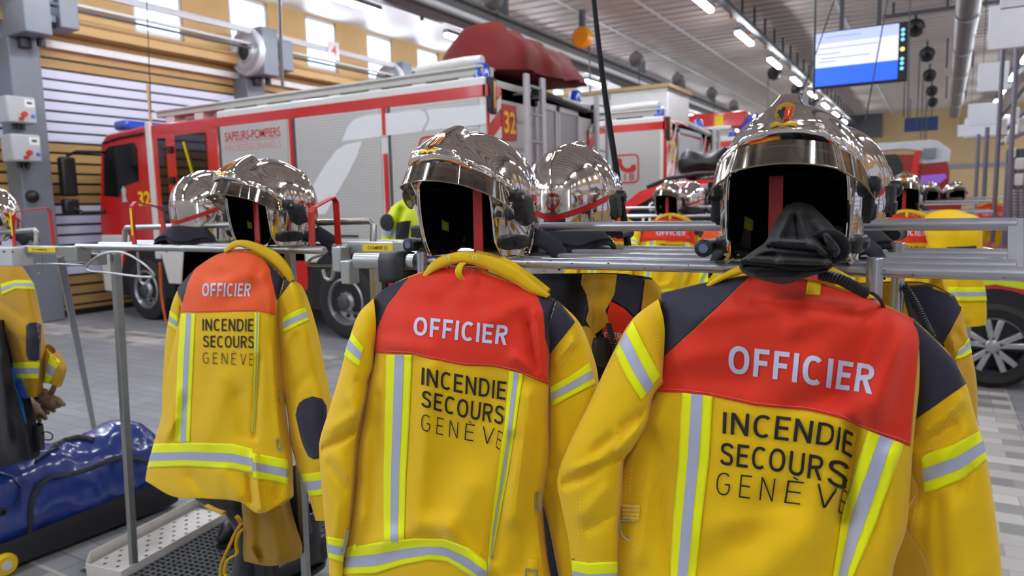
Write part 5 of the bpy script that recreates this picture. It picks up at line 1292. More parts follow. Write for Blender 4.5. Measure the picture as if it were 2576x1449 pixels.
seam(J3, [(1600, 1120), (1588, 1200), (1586, 1270)], [B3], n=30); seam(J3, [(1594, 1360), (1580, 1449)], [B3], n=20)
seam(J3, [(2424, 1010), (2400, 1050), (2370, 1100), (2344, 1136)], [BR3], n=40); seam(J3, [(2412, 1012), (2390, 1050), (2360, 1100), (2334, 1140)], [BR3], n=40); seam(J3, [(2320, 1245), (2310, 1300), (2300, 1350)], [BR3], n=26); seam(J3, [(2308, 1245), (2298, 1300), (2290, 1345)], [BR3], n=26)
tb = lad([(1570, 1268), (1612, 1270)], [(1566, 1312), (1608, 1314)], [B3], .004, 6, 8).build('ring_tab', yel, J3, recalc=False, solid=.002)
for dy in (0, 10, 20, 30): seam(tb, [(1570, 1272+dy), (1611, 1274+dy)], [B3], mat('white_thread', (238, 226, 200), .7), 1.3, off=.0062, n=2, dash=False)
ring_d(tb, 1590, 1335, [B3], 50, 48)

# ---------------------------------------------------------------- middle jacket
J2 = thing('turnout_jacket', 'middle yellow jacket with red OFFICIER yoke, between the other two', 'jacket', (-.87, 1.25, .5), 'yellow officer jackets on the near racks')
cre = [(1340, 760, 1240, 800, 26, .006), (1000, 760, 1330, 790, 30, -.003), (1300, 900, 1375, 955, 18, .006), (1160, 700, 1100, 760, 26, -.003), (1350, 790, 1372, 930, 16, .009), (1330, 820, 1350, 930, 12, -.006), (960, 860, 1080, 880, 22, .004), (1085, 925, 1050, 1300, 26, .006),
       (1290, 1100, 1235, 1400, 14, -.008), (1180, 1230, 1140, 1330, 40, .005), (1250, 1000, 1130, 1200, 60, -.004), (1330, 1000, 1290, 1300, 26, .010), (930, 960, 905, 1300, 18, .006), (950, 1000, 930, 1340, 18, -.005), (1370, 1280, 1300, 1440, 22, -.006), (960, 1360, 1120, 1310, 26, .006), (1130, 1330, 1210, 1430, 24, .010)]
t2, B2 = cloth_tube([
    ([(945, 742), (1000, 708), (1080, 680), (1180, 676), (1290, 712), (1400, 758)], 1.275, .012, .02),
    ([(943, 790), (1010, 770), (1090, 750), (1180, 748), (1280, 770), (1388, 800)], 1.26, .045, .03),
    ([(941, 850), (1020, 840), (1100, 835), (1190, 845), (1290, 870), (1380, 895)], 1.25, .06, .05),
    ([(938, 905), (1010, 905), (1090, 910), (1180, 925), (1280, 945), (1379, 970)], 1.25, .066, .06),
    ([(918, 1010), (1000, 1012), (1085, 1015), (1180, 1025), (1275, 1035), (1377, 1050)], 1.25, .066, .07),
    ([(898, 1130), (985, 1135), (1075, 1138), (1170, 1142), (1262, 1148), (1377, 1155)], 1.25, .066, .08),
    ([(888, 1260), (975, 1255), (1065, 1250), (1160, 1250), (1250, 1262), (1360, 1280)], 1.25, .066, .08),
    ([(866, 1385), (970, 1370), (1060, 1358), (1140, 1360), (1230, 1400), (1372, 1400)], 1.25, .066, .08),
    ([(850, 1460), (960, 1450), (1060, 1430), (1150, 1435), (1235, 1470), (1385, 1480)], 1.25, .066, .08),
    ([(840, 1530), (950, 1530), (1060, 1520), (1160, 1525), (1250, 1545), (1395, 1560)], 1.25, .06, .08)], cre, 64, 130, 4)
t2.build('torso', yel, J2)
sl2, BL2 = cloth_tube([
    ([(940, 750), (946, 820), (940, 905)], 1.255, .03, .03), ([(902, 790), (925, 850), (938, 930)], 1.245, .04, .04), ([(876, 862), (895, 900), (925, 960)], 1.235, .045, .045), ([(853, 948), (890, 970), (920, 1000)], 1.23, .048, .045),
    ([(828, 1030), (870, 1050), (908, 1050)], 1.225, .05, .045), ([(806, 1100), (855, 1105), (900, 1094)], 1.225, .048, .045), ([(803, 1140), (850, 1135), (896, 1120)], 1.225, .046, .045), ([(809, 1225), (850, 1222), (890, 1215)], 1.225, .046, .045),
    ([(820, 1345), (848, 1350), (878, 1345)], 1.23, .042, .04), ([(827, 1410), (848, 1416), (866, 1405)], 1.235, .038, .04), ([(829, 1500), (848, 1504), (864, 1500)], 1.235, .035, .04)],
    [(815, 1128, 890, 1090, 10, -.012), (830, 1080, 895, 1040, 14, .006), (850, 1150, 880, 1200, 12, .006), (830, 1170, 870, 1230, 10, -.005), (900, 960, 930, 1000, 10, -.005), (880, 1000, 905, 1060, 10, .006), (850, 1280, 845, 1340, 12, .005)], 40, 90, 5)
sl2.build('sleeve', yel, J2)
sr2, BR2 = cloth_tube([
    ([(1372, 860), (1385, 800), (1398, 757)], 1.275, .03, .03), ([(1380, 895), (1418, 840), (1446, 808)], 1.285, .04, .04), ([(1376, 970), (1430, 930), (1475, 866)], 1.29, .045, .045), ([(1376, 1040), (1440, 1000), (1497, 950)], 1.295, .048, .05),
    ([(1372, 1130), (1440, 1110), (1500, 1080)], 1.30, .05, .05), ([(1360, 1205), (1430, 1195), (1495, 1180)], 1.30, .05, .05), ([(1364, 1260), (1430, 1255), (1490, 1250)], 1.30, .05, .05), ([(1380, 1320), (1440, 1318), (1490, 1315)], 1.30, .05, .05),
    ([(1405, 1450), (1450, 1450), (1495, 1450)], 1.30, .045, .05), ([(1420, 1550), (1460, 1550), (1500, 1550)], 1.30, .04, .05)],
    [(1395, 905, 1440, 860, 12, .007), (1400, 1050, 1420, 1180, 20, .006), (1385, 1180, 1440, 1150, 14, -.006), (1380, 1230, 1395, 1330, 12, -.006)], 40, 80, 6)
sr2.build('sleeve', yel, J2)
lad([(945, 744), (985, 716), (1027, 699)], [(944, 838), (975, 765), (1028, 702)], [B2], .002).build('shoulder_patch', navy, J2, recalc=False, solid=.001)
lad([(1346, 734), (1380, 745), (1407, 761), (1446, 810)], [(1352, 752), (1364, 790), (1369, 847), (1381, 893)], [B2, BR2], .002, 40, 30).build('shoulder_patch', navy, J2, recalc=False, solid=.001)
yk = lad([(944, 840), (975, 768), (1030, 698), (1100, 674), (1190, 674), (1290, 711), (1346, 732), (1366, 785)], [(940, 902), (945, 888), (1038, 890), (1080, 902), (1169, 919), (1238, 921), (1300, 934), (1377, 966)], [B2], .0024, 120, 70).build('yoke', redc, J2, recalc=False, solid=.0012)
lad([(1364, 778), (1369, 847), (1381, 892)], [(1340, 945), (1360, 957), (1378, 966)], [B2], .0026, 14, 20).build('yoke_edge', redc, J2, recalc=False)
seam(yk, [(944, 882), (1038, 885), (1080, 897), (1169, 914), (1238, 916), (1300, 929), (1376, 961)], [B2], threadr, .9, off=.0040, n=80, dash=False)
band(J2, [(973, 892), (969, 1050), (966, 1190), (966, 1363)], [(1037, 892), (1030, 1050), (1022, 1190), (1017, 1361)], [B2], 'reflective_stripe', 60, .34, .70)
band(J2, [(1282, 932), (1270, 1070), (1252, 1190), (1232, 1340), (1225, 1440)], [(1316, 940), (1298, 1070), (1279, 1190), (1250, 1340), (1231, 1440)], [B2], 'reflective_stripe', 60, .34, .70)
band(J2, [(867, 1378), (980, 1360), (1048, 1354), (1117, 1355), (1179, 1378), (1223, 1413)], [(855, 1446), (945, 1443), (1010, 1422), (1080, 1408), (1125, 1412), (1180, 1447), (1226, 1480)], [B2], 'hem_band', 60, .36, .74)
band(J2, [(886, 836), (900, 856), (915, 874)], [(866, 894), (885, 910), (903, 922)], [BL2], f0=.30, f1=.68)
band(J2, [(820, 1348), (845, 1354), (870, 1356)], [(826, 1405), (846, 1410), (862, 1414)], [BL2], f0=.33, f1=.70)
band(J2, [(1385, 974), (1430, 948), (1482, 914)], [(1390, 1022), (1440, 995), (1497, 966)], [BR2], f0=.33, f1=.70)
print_text(J2, 'OFFICIER', [(0, 1044, 797, 1041, 843), (.5, 1162, 808, 1158, 856), (1, 1279, 819, 1275, 868)], [B2], txt_l, .172, .16, off=.0038)
print_text(J2, 'INCENDIE', [(0, 1063, 924, 1061, 967), (.5, 1170, 944, 1168, 990), (1, 1275, 960, 1272, 1006)], [B2], txt_d, .135, .17)
print_text(J2, 'SECOURS', [(0, 1064, 981, 1061, 1022), (.5, 1168, 1004, 1165, 1050), (1, 1271, 1022, 1266, 1068)], [B2], txt_d, .135, .17)
print_text(J2, 'GENÈVE', [(0, 1062, 1040, 1060, 1082), (.5, 1160, 1062, 1157, 1104), (.83, 1245, 1076, 1240, 1118), (1, 1266, 1088, 1258, 1132)], [B2], txt_d, .070, .45)
co = collar_band(J2, [(1060, 694), (1090, 656), (1130, 638), (1170, 633), (1220, 640), (1290, 668), (1340, 706), (1382, 742)], [(1066, 703), (1100, 680), (1140, 665), (1168, 662), (1215, 674), (1286, 708), (1336, 739), (1374, 750)], 1.25)
collar_from(J2, [PY(1200, 640, 1.285), PY(1270, 660, 1.285), PY(1330, 698, 1.285), PY(1378, 736, 1.285)], .008, 1.2, name='collar_lining')
b = MB()
for x in (1121, 1129, 1189, 1197): p, q = PY(x, 642, 1.2375), PY(x+2, 655, 1.2375); b.tube([p, q], .0011, 6)
b.build('bar_tacks', mat('white_thread', (238, 226, 200), .7), co)
b = MB(); b.tube(curve3([PY(1165, 662, 1.232), PY(1158, 668, 1.222), PY(1153, 682, 1.215), PY(1156, 694, 1.218), PY(1163, 702, 1.225)], 14), .0085, 10, flat=.3); b.build('hanger_loop', yel, J2)
seam(J2, [(890, 960), (888, 1020), (895, 1070)], [BL2], n=30); seam(J2, [(818, 1160), (822, 1260), (832, 1340)], [BL2], n=40); seam(J2, [(1460, 840), (1440, 900), (1410, 930)], [BR2], n=30); seam(J2, [(1450, 838), (1428, 898), (1400, 930)], [BR2], n=30)
ring_d(J2, 1352, 1262, [B2], 12, 50)
rt = MB(); rt.tube([PY(874, 1330, 1.18), PY(868, 1370, 1.178), PY(860, 1386, 1.178)], .004, 8); rt.build('zip_pull', steel, J2)
tb = lad([(1330, 1405), (1354, 1408)], [(1326, 1432), (1352, 1436)], [B2], .004, 6, 6).build('ring_tab', yel, J2, recalc=False, solid=.002)
ring_d(tb, 1338, 1450, [B2], 28, 34)

# ---------------------------------------------------------------- left jacket
J1 = thing('turnout_jacket', 'left yellow jacket with orange OFFICIER yoke and navy elbow patch', 'jacket', (-1.8, 1.47, .5), 'yellow officer jackets on the near racks')
cre = [(620, 690, 540, 720, 18, .005), (660, 720, 560, 770, 22, -.004), (520, 690, 600, 700, 20, -.003), (660, 700, 688, 780, 12, .006), (560, 960, 520, 1100, 30, .005), (450, 980, 420, 1100, 14, .006), (470, 1010, 440, 1105, 12, -.004), (690, 880, 706, 1100, 10, .008), (650, 900, 640, 1100, 8, -.006),
       (480, 1200, 520, 1250, 16, -.005), (560, 1190, 600, 1250, 18, .006), (640, 1150, 655, 1280, 10, .010), (625, 1200, 630, 1260, 8, -.006), (700, 1220, 690, 1250, 10, -.006), (420, 1090, 450, 1050, 10, .004), (600, 1000, 620, 1090, 22, -.005)]
t1, B1 = cloth_tube([
    ([(447, 725), (490, 678), (545, 642), (610, 630), (660, 650), (714, 700)], 1.495, .012, .02),
    ([(450, 748), (495, 715), (550, 690), (610, 682), (660, 700), (706, 735)], 1.485, .04, .03),
    ([(455, 785), (505, 775), (555, 768), (610, 765), (655, 775), (697, 793)], 1.475, .055, .05),
    ([(440, 850), (495, 850), (550, 850), (610, 850), (655, 850), (695, 862)], 1.47, .06, .06),
    ([(418, 950), (485, 950), (545, 950), (605, 950), (650, 955), (701, 975)], 1.47, .06, .07),
    ([(405, 1050), (475, 1050), (540, 1050), (600, 1055), (645, 1065), (712, 1080)], 1.47, .06, .08),
    ([(385, 1120), (460, 1118), (535, 1118), (600, 1120), (645, 1132), (725, 1155)], 1.47, .06, .08),
    ([(370, 1180), (450, 1176), (530, 1178), (597, 1182), (643, 1198), (727, 1218)], 1.47, .06, .08),
    ([(366, 1207), (440, 1228), (520, 1232), (600, 1238), (650, 1262), (728, 1244)], 1.47, .06, .08),
    ([(368, 1211), (436, 1249), (517, 1254), (600, 1262), (656, 1292), (728, 1252)], 1.47, .055, .075)], cre, 64, 110, 7)
t1.build('torso', yel, J1, solid=.004)
sl1, BL1 = cloth_tube([
    ([(446, 730), (450, 750), (455, 785)], 1.50, .02, .03), ([(432, 765), (442, 785), (452, 815)], 1.51, .03, .04), ([(420, 825), (440, 835), (455, 840)], 1.52, .03, .045), ([(413, 900), (440, 905), (460, 905)], 1.525, .03, .05),
    ([(408, 1000), (440, 1005), (470, 1005)], 1.53, .03, .05), ([(412, 1100), (440, 1105), (470, 1105)], 1.53, .03, .05), ([(420, 1190), (450, 1195), (480, 1195)], 1.53, .03, .05)], [], 24, 50, 8)
sl1.build('sleeve', yel, J1)
sr1, BR1 = cloth_tube([
    ([(690, 775), (704, 740), (714, 702)], 1.495, .025, .03), ([(694, 800), (725, 750), (745, 715)], 1.50, .035, .04), ([(698, 830), (740, 795), (768, 775)], 1.505, .04, .045), ([(702, 880), (755, 860), (786, 850)], 1.51, .045, .05),
    ([(704, 950), (765, 945), (807, 948)], 1.515, .048, .05), ([(722, 1035), (780, 1035), (824, 1025)], 1.515, .05, .05), ([(730, 1110), (785, 1110), (830, 1105)], 1.52, .05, .05), ([(748, 1175), (795, 1175), (835, 1165)], 1.52, .046, .05),
    ([(772, 1235), (810, 1235), (845, 1230)], 1.525, .042, .05), ([(794, 1310), (820, 1310), (850, 1308)], 1.525, .038, .045)],
    [(715, 860, 740, 830, 10, .006), (735, 1060, 800, 1165, 16, .005), (740, 980, 770, 950, 12, -.005), (745, 1140, 775, 1180, 10, -.005)], 36, 80, 9)
sr1.build('sleeve', yel, J1)
lad([(446, 727), (468, 696), (491, 673)], [(458, 764), (472, 714), (492, 675)], [B1], .0012, 20, 14).build('shoulder_patch', navy, J1, recalc=False, solid=.001)
lad([(662, 650), (690, 668), (714, 680), (734, 706)], [(676, 676), (690, 728), (693, 745), (697, 756)], [B1, BR1], .0012, 24, 20).build('shoulder_patch', navy, J1, recalc=False, solid=.001)
yk = lad([(459, 764), (473, 712), (492, 675), (545, 640), (610, 628), (662, 647), (680, 680)], [(455, 785), (500, 786), (540, 785), (586, 784), (620, 783), (652, 783), (691, 792)], [B1], .0022, 90, 50).build('yoke', orac, J1, recalc=False, solid=.0012)
lad([(676, 670), (691, 735), (692, 790)], [(650, 700), (660, 760), (665, 786)], [B1], .0024, 16, 12).build('yoke_edge', orac, J1, recalc=False)
seam(yk, [(456, 781), (500, 782), (586, 780), (652, 779), (690, 788)], [B1], threadr, .9, off=.0040, n=50, dash=False)
band(J1, [(455, 790), (448, 900), (443, 1010), (440, 1113)], [(492, 790), (487, 900), (482, 1010), (478, 1113)], [B1], 'reflective_stripe', 50, .40, .74)
band(J1, [(642, 786), (640, 900), (636, 1010), (632, 1088)], [(654, 787), (650, 900), (645, 1010), (641, 1088)], [B1], 'reflective_stripe', 50, .36, .66)
band(J1, [(388, 1116), (483, 1113), (586, 1116), (636, 1129)], [(371, 1177), (462, 1173), (586, 1180), (637, 1190)], [B1], 'hem_band', 50, .38, .72)
band(J1, [(637, 1140), (680, 1148), (726, 1157)], [(637, 1203), (690, 1211), (725, 1219)], [B1], 'hem_band', 30, .36, .70)
band(J1, [(428, 782), (438, 790), (449, 798)], [(424, 818), (434, 825), (446, 832)], [BL1], f0=.34, f1=.7)
band(J1, [(712, 798), (735, 786), (767, 773)], [(714, 836), (740, 824), (777, 805)], [BR1], f0=.34, f1=.72)
band(J1, [(759, 1193), (785, 1190), (830, 1182)], [(776, 1248), (800, 1247), (842, 1240)], [BR1], f0=.34, f1=.72)
lad([(752, 1014), (765, 1004), (786, 997), (810, 1003), (822, 1022)], [(766, 1128), (776, 1148), (790, 1156), (806, 1152), (820, 1130)], [BR1], .0016, 24, 24).build('elbow_patch', navy, J1, recalc=False, solid=.001)
lad([(744, 1045), (748, 1025), (754, 1012)], [(754, 1090), (760, 1112), (767, 1130)], [BR1], .0016, 12, 12).build('elbow_patch_edge', navy, J1, recalc=False)
print_text(J1, 'OFFICIER', [(0, 511, 713, 510, 745), (1, 633, 712, 630, 746)], [B1], txt_l, .172, .16, off=.0038)
print_text(J1, 'INCENDIE', [(0, 510, 802, 510, 832), (1, 639, 802, 638, 834)], [B1], txt_d, .135, .17)
print_text(J1, 'SECOURS', [(0, 512, 844, 512, 873), (1, 640, 845, 639, 876)], [B1], txt_d, .135, .17)
print_text(J1, 'GENÈVE', [(0, 511, 886, 511, 914), (.84, 622, 889, 621, 918), (1, 637, 890, 636, 919)], [B1], txt_d, .070, .45)
co = collar_band(J1, [(563, 630), (578, 612), (598, 604), (625, 605), (665, 618), (700, 640), (725, 672), (737, 704)], [(567, 638), (588, 625), (610, 621), (640, 632), (668, 647), (694, 669), (713, 691), (727, 710)], 1.472)
ring_d(J1, 704, 1118, [B1], 17, 28); ring_d(J1, 699, 995, [B1], 10, 24)

# ---------------------------------------------------------------- jackets on the back side of the racks
JB = thing('turnout_jacket', 'jacket on the back rail with black lining and yellow flap, seen between the front jackets', 'jacket', (-.75, 1.80, .5), 'yellow officer jackets on the near racks')
tb_, BB_ = cloth_tube([
    ([(1330, 690), (1430, 690), (1540, 690), (1640, 700)], 1.79, .02, .03), ([(1330, 750), (1430, 750), (1540, 750), (1680, 770)], 1.80, .06, .05), ([(1340, 850), (1440, 850), (1540, 850), (1690, 860)], 1.80, .07, .06), ([(1345, 1000), (1440, 1000), (1550, 1000), (1690, 1000)], 1.80, .07, .06), ([(1350, 1300), (1450, 1300), (1560, 1300), (1690, 1300)], 1.80, .07, .06), ([(1350, 1500), (1450, 1500), (1560, 1500), (1690, 1500)], 1.80, .07, .06)],
    [(1520, 700, 1480, 900, 30, .012), (1460, 720, 1450, 900, 24, -.012)], 36, 60, 10)
tb_.build('torso', darkl, JB)
lad([(1466, 690), (1552, 692), (1546, 740), (1522, 782), (1533, 812), (1498, 840)], [(1463, 715), (1478, 742), (1484, 780), (1476, 806), (1488, 826), (1497, 841)], [BB_], .006, 30, 14).build('collar_flap', yel2, JB, recalc=False, solid=.003)
lad([(1470, 818), (1488, 826), (1503, 850), (1508, 890), (1500, 925)], [(1466, 830), (1472, 870), (1478, 900), (1482, 930), (1486, 945)], [BB_], .007, 20, 8).build('front_flap', yel2, JB, recalc=False, solid=.003)
lad([(1536, 757), (1570, 775), (1595, 800)], [(1514, 838), (1550, 880), (1585, 940)], [BB_], .003, 16, 16).build('chest_panel', redc, JB, recalc=False)
lad([(1554, 690), (1590, 692), (1632, 700)], [(1536, 752), (1572, 772), (1600, 798)], [BB_], .0045, 16, 12).build('shoulder_patch', navy, JB, recalc=False)
lad([(1624, 696), (1655, 700), (1690, 720)], [(1612, 790), (1640, 790), (1690, 800)], [BB_], .008, 12, 12).build('sleeve_top', yel2, JB, recalc=False)
print_text(JB, 'CIER', [(0, 1518, 834, 1524, 856), (1, 1564, 838, 1566, 852)], [BB_], txt_l, .16, .17, off=.005)
def coil(name, lab, pts, r, rw, turns, cat='cable', grp=None):
    path = curve3(pts, turns*10); out = []
    for i, p in enumerate(path):
        d = (path[min(i+1, len(path)-1)]-path[max(i-1, 0)]).normalized(); x, y = frame(d); a = 2*pi*i/10
        out.append(p+x*(r*cos(a))+y*(r*sin(a)))
    b = MB(); b.tube(out, rw, 6); return tag(b.build(name, black), lab, cat, grp)
coil('coiled_cable', 'black coiled radio cord on the dark lining left of the right jacket', [PY(1530, 815, 1.70), PY(1545, 870, 1.69), PY(1556, 930, 1.69)], .006, .0026, 22)
b = MB(); b.tube([PY(1476, 768, 1.71), PY(1472, 800, 1.70), PY(1468, 820, 1.70)], .0035, 8); b.lathe([(0, -.02), (.02, -.018), (.024, 0), (.024, .04), (.016, .055), (0, .056)], PY(1512, 868, 1.70), (0, 0, -1), 16); tag(b.build('radio_handset', black), 'black radio handset hanging against the dark lining between the jackets', 'radio')
JR = thing('turnout_jacket', 'jacket on the back rail with navy shoulder, seen right of the right jacket', 'jacket', (.05, 1.8, .5), 'yellow officer jackets on the near racks')
tr_, BR_ = cloth_tube([
    ([(2130, 715), (2230, 712), (2330, 715), (2400, 745)], 1.78, .02, .03), ([(2130, 770), (2240, 770), (2350, 770), (2421, 790)], 1.79, .05, .05), ([(2130, 850), (2250, 850), (2370, 850), (2440, 870)], 1.79, .06, .06),
    ([(2130, 950), (2260, 950), (2380, 950), (2456, 950)], 1.79, .06, .06), ([(2130, 1040), (2260, 1040), (2380, 1040), (2459, 1045)], 1.79, .06, .06), ([(2140, 1250), (2260, 1250), (2380, 1250), (2450, 1250)], 1.79, .06, .06), ([(2140, 1450), (2260, 1450), (2380, 1450), (2440, 1450)], 1.79, .05, .06)],
    [(2395, 860, 2430, 1000, 12, .008), (2410, 840, 2445, 900, 10, -.006), (2290, 760, 2400, 900, 20, -.006)], 36, 60, 11)
tr_.build('torso', yel2, JR)
lad([(2268, 722), (2330, 716), (2385, 730), (2420, 772)], [(2290, 800), (2330, 860), (2355, 880), (2375, 862)], [BR_], .004, 24, 16).build('shoulder_patch', navy, JR, recalc=False, solid=.002)
lad([(2375, 862), (2340, 890), (2300, 900)], [(2380, 920), (2345, 920), (2300, 920)], [BR_], .003, 12, 10).build('dark_panel', darkl, JR, recalc=False)
band(JR, [(2410, 880), (2425, 868), (2436, 850)], [(2402, 905), (2425, 898), (2448, 885)], [BR_], f0=.1, f1=.6)
coil('coiled_cable', 'black coiled radio cord hanging on the navy shoulder right of the right jacket', [PY(2272, 718, 1.69), PY(2300, 760, 1.69), PY(2325, 810, 1.69), PY(2346, 850, 1.70)], .0062, .0028, 26)
coil('coiled_cable', 'black coiled radio cord running over the collar of the right jacket', [PY(2060, 690, 1.20), PY(2110, 702, 1.19), PY(2150, 722, 1.195), PY(2180, 738, 1.20)], .0065, .003, 20)
b = MB(); b.tube(curve3([PY(2165, 728, 1.2), PY(2195, 738, 1.2), PY(2215, 755, 1.24), PY(2224, 775, 1.27)], 16), .003, 8); tag(b.build('radio_cable', black), 'plain black end of the radio cord by the right jacket collar', 'cable')
# left end jacket, cut by the frame
JL = thing('turnout_jacket', 'yellow jacket cut by the left edge, with dark elbow patch and glove at its cuff', 'jacket', (-4.2, 1.8, .5), 'yellow officer jackets on the near racks')
tl_, BL_ = cloth_tube([
    ([(-60, 690), (-20, 672), (48, 664)], 1.62, .03, .03), ([(-60, 730), (0, 725), (78, 722)], 1.62, .05, .05), ([(-50, 790), (10, 790), (94, 792)], 1.62, .06, .05), ([(-40, 860), (15, 860), (106, 862)], 1.62, .06, .05), ([(-25, 930), (20, 930), (102, 925)], 1.62, .06, .05), ([(20, 985), (50, 990), (97, 990)], 1.62, .05, .05), ([(40, 1000), (60, 1000), (94, 999)], 1.62, .045, .045)],
    [(0, 760, 60, 800, 10, -.005), (20, 830, 80, 850, 12, .005)], 30, 60, 12)
tl_.build('sleeve', yel2, JL)
band(JL, [(2, 714), (40, 704), (84, 706)], [(6, 742), (40, 726), (90, 728)], [BL_], f0=.34, f1=.68)
band(JL, [(25, 913), (60, 911), (100, 911)], [(32, 953), (60, 953), (97, 953)], [BL_], f0=.34, f1=.68)
lad([(66, 820), (74, 812), (90, 811), (104, 816)], [(66, 892), (72, 905), (88, 908), (100, 904)], [BL_], .002, 14, 16).build('elbow_patch', navy, JL, recalc=False, solid=.001)
tc_, BC_ = cloth_tube([([(96, 868), (112, 872), (132, 890)], 1.68, .03, .03), ([(98, 910), (125, 905), (158, 930)], 1.68, .04, .04), ([(100, 960), (125, 965), (146, 975)], 1.68, .035, .035)], [], 20, 24, 13)
tc_.build('sleeve', yel2, JL)
band(JL, [(127, 892), (134, 896), (152, 908)], [(110, 960), (114, 968), (120, 972)], [BC_], f0=.3, f1=.62)
# glove hanging at the cuff
glv = mat('leather_tan', (122, 100, 74), .75, var=.2, vscale=25, bump=.3, bscale=60)
GL = thing('work_glove', 'worn tan work glove hanging below the left jacket cuff', 'glove', (-4.1, 1.66, .8), 'tan work gloves')
def gfinger(pts, r): b = MB(); b.tube(curve3(pts, 10), [r*(.8+.25*sin(pi*min(i/10+.25, 1))) if i < 10 else r*.45 for i in range(11)], 10); return b
b = gfinger([PY(100, 990, 1.66), PY(115, 1002, 1.65), PY(132, 1010, 1.65), PY(146, 1012, 1.65)], .032); b.build('palm', glv, GL)
for pts in (((138, 1002), (150, 1010), (163, 1019)), ((128, 1015), (140, 1022), (152, 1020)), ((118, 1018), (128, 1028), (138, 1035)), ((108, 1018), (116, 1032), (122, 1042)), ((126, 992), (134, 978), (140, 960))):
    gfinger([PY(x, y, 1.655) for x, y in pts], .012).build('finger', glv, GL)
GL2 = thing('work_glove', 'second tan glove below the first, in shadow of the black sack', 'glove', (-4.2, 1.7, .72), 'tan work gloves')
b = gfinger([PY(66, 1008, 1.74), PY(80, 1022, 1.73), PY(95, 1038, 1.73), PY(104, 1050, 1.73)], .034); b.build('palm', glv, GL2)
for pts in (((98, 1036), (110, 1046), (116, 1056)), ((88, 1040), (98, 1052), (100, 1064)), ((76, 1042), (84, 1056), (84, 1068)), ((70, 1030), (66, 1046), (70, 1060)), ((64, 1012), (58, 1024), (60, 1034))):
    gfinger([PY(x, y, 1.73) for x, y in pts], .012).build('finger', glv, GL2)
# ---------------------------------------------------------------- black hood hanging out of the right helmet
hoodm2 = cloth_mat('hood_knit', (19, 20, 23), .08, 260, .5, .95)
HO = thing('balaclava', 'black cloth hood spilling out of the large right helmet onto the jacket', 'hood', (-.2, 1.2, 1.5))
th, BH = cloth_tube([
    ([(1978, 516), (2010, 508), (2044, 518)], 1.27, .01, .015), ([(1952, 552), (2010, 545), (2084, 556)], 1.235, .03, .03), ([(1938, 582), (2010, 576), (2110, 586)], 1.20, .042, .035), ([(1924, 610), (2010, 604), (2124, 612)], 1.18, .05, .035),
    ([(1890, 634), (2000, 628), (2127, 632)], 1.17, .052, .035), ([(1866, 654), (1990, 650), (2118, 650)], 1.168, .05, .032), ([(1860, 674), (1980, 672), (2100, 668)], 1.17, .046, .03), ([(1878, 692), (1965, 692), (2070, 686)], 1.175, .04, .026), ([(1922, 706), (1965, 708), (2016, 702)], 1.185, .028, .02), ([(1950, 713), (1968, 715), (1992, 712)], 1.195, .01, .01)],
    [(1940, 606, 2040, 612, 7, .016), (1935, 622, 2050, 632, 6, -.014), (2040, 614, 2085, 640, 7, .014), (1872, 650, 1960, 656, 8, .014), (1960, 656, 2085, 662, 8, .012), (1876, 668, 2080, 676, 6, -.012), (2082, 590, 2112, 630, 9, .014), (2066, 604, 2092, 650, 6, -.016), (2105, 640, 2080, 662, 7, .010), (1900, 696, 2000, 696, 8, .008),
     (1985, 540, 1960, 596, 8, .010), (2012, 540, 2030, 600, 8, .010), (2000, 550, 2005, 596, 6, -.010), (2050, 560, 2080, 600, 8, .008), (1900, 640, 1940, 628, 7, .008)], 80, 100, 14, 2.2, .003)
th.build('hood_cloth', hoodm2, HO)
b = MB()
b.tube(curve3([PY(x, y, 1.128) for x, y in [(1938, 612), (1975, 606), (2020, 610), (2060, 624), (2084, 642), (2074, 655), (2050, 657)]], 30), [.0062*(.25+.75*sin(pi*min(max(i/30, .04), .96))**.5) for i in range(31)], 10)
b.build('fold_roll', hoodm2, HO)
b = MB()
b.tube(curve3([PY(x, y, Y) for x, y, Y in [(2036, 604, 1.15), (2070, 588, 1.14), (2100, 592, 1.135), (2122, 612, 1.135), (2122, 636, 1.135), (2100, 652, 1.135), (2062, 660, 1.13)]], 30), [.0085*(.2+.8*sin(pi*min(max(i/30, .04), .96))**.5) for i in range(31)], 10)
b.build('fold_roll', hoodm2, HO)
b = MB()
b.tube(curve3([PY(x, y, 1.125) for x, y in [(1864, 660), (1900, 655), (1950, 660), (2000, 668), (2050, 668), (2092, 664)]], 30), [.0075*(.2+.8*sin(pi*min(max(i/30, .04), .96))**.5) for i in range(31)], 10)
b.build('fold_roll', hoodm2, HO)
# ---------------------------------------------------------------- jackets of the farther racks: copies of the middle jacket
def far_jacket(px, Y, lab, rz=0, src=J2, g='yellow officer jackets on the farther racks'):
    t = PY(px, 600, Y); base = PY(1160, 680, 1.25) if src is J2 else PY(610, 640, 1.47)
    a = V((base.x-src.location.x, base.y-src.location.y, 0)); a.rotate(Matrix.Rotation(rz, 3, 'Z'))
    return dup(src, (t.x-a.x, Y-a.y, src.location.z), (0, 0, rz), lab, g)
far_jacket(1682, 5.66, 'small yellow OFFICIER jacket on the second rack, seen under the rail between the big helmets', radians(8))
far_jacket(1538, 5.68, 'small yellow jacket on the second rack behind the black cable', radians(6))
far_jacket(1862, 5.70, 'small yellow jacket on the second rack, sleeve showing left of the large right helmet', radians(4), J1)
far_jacket(2272, 5.66, 'small yellow OFFICIER jacket on the second rack, right of the large right helmet', radians(0))
far_jacket(2490, 10.55, 'tiny yellow jacket on the far rack by the grey poles', 0)
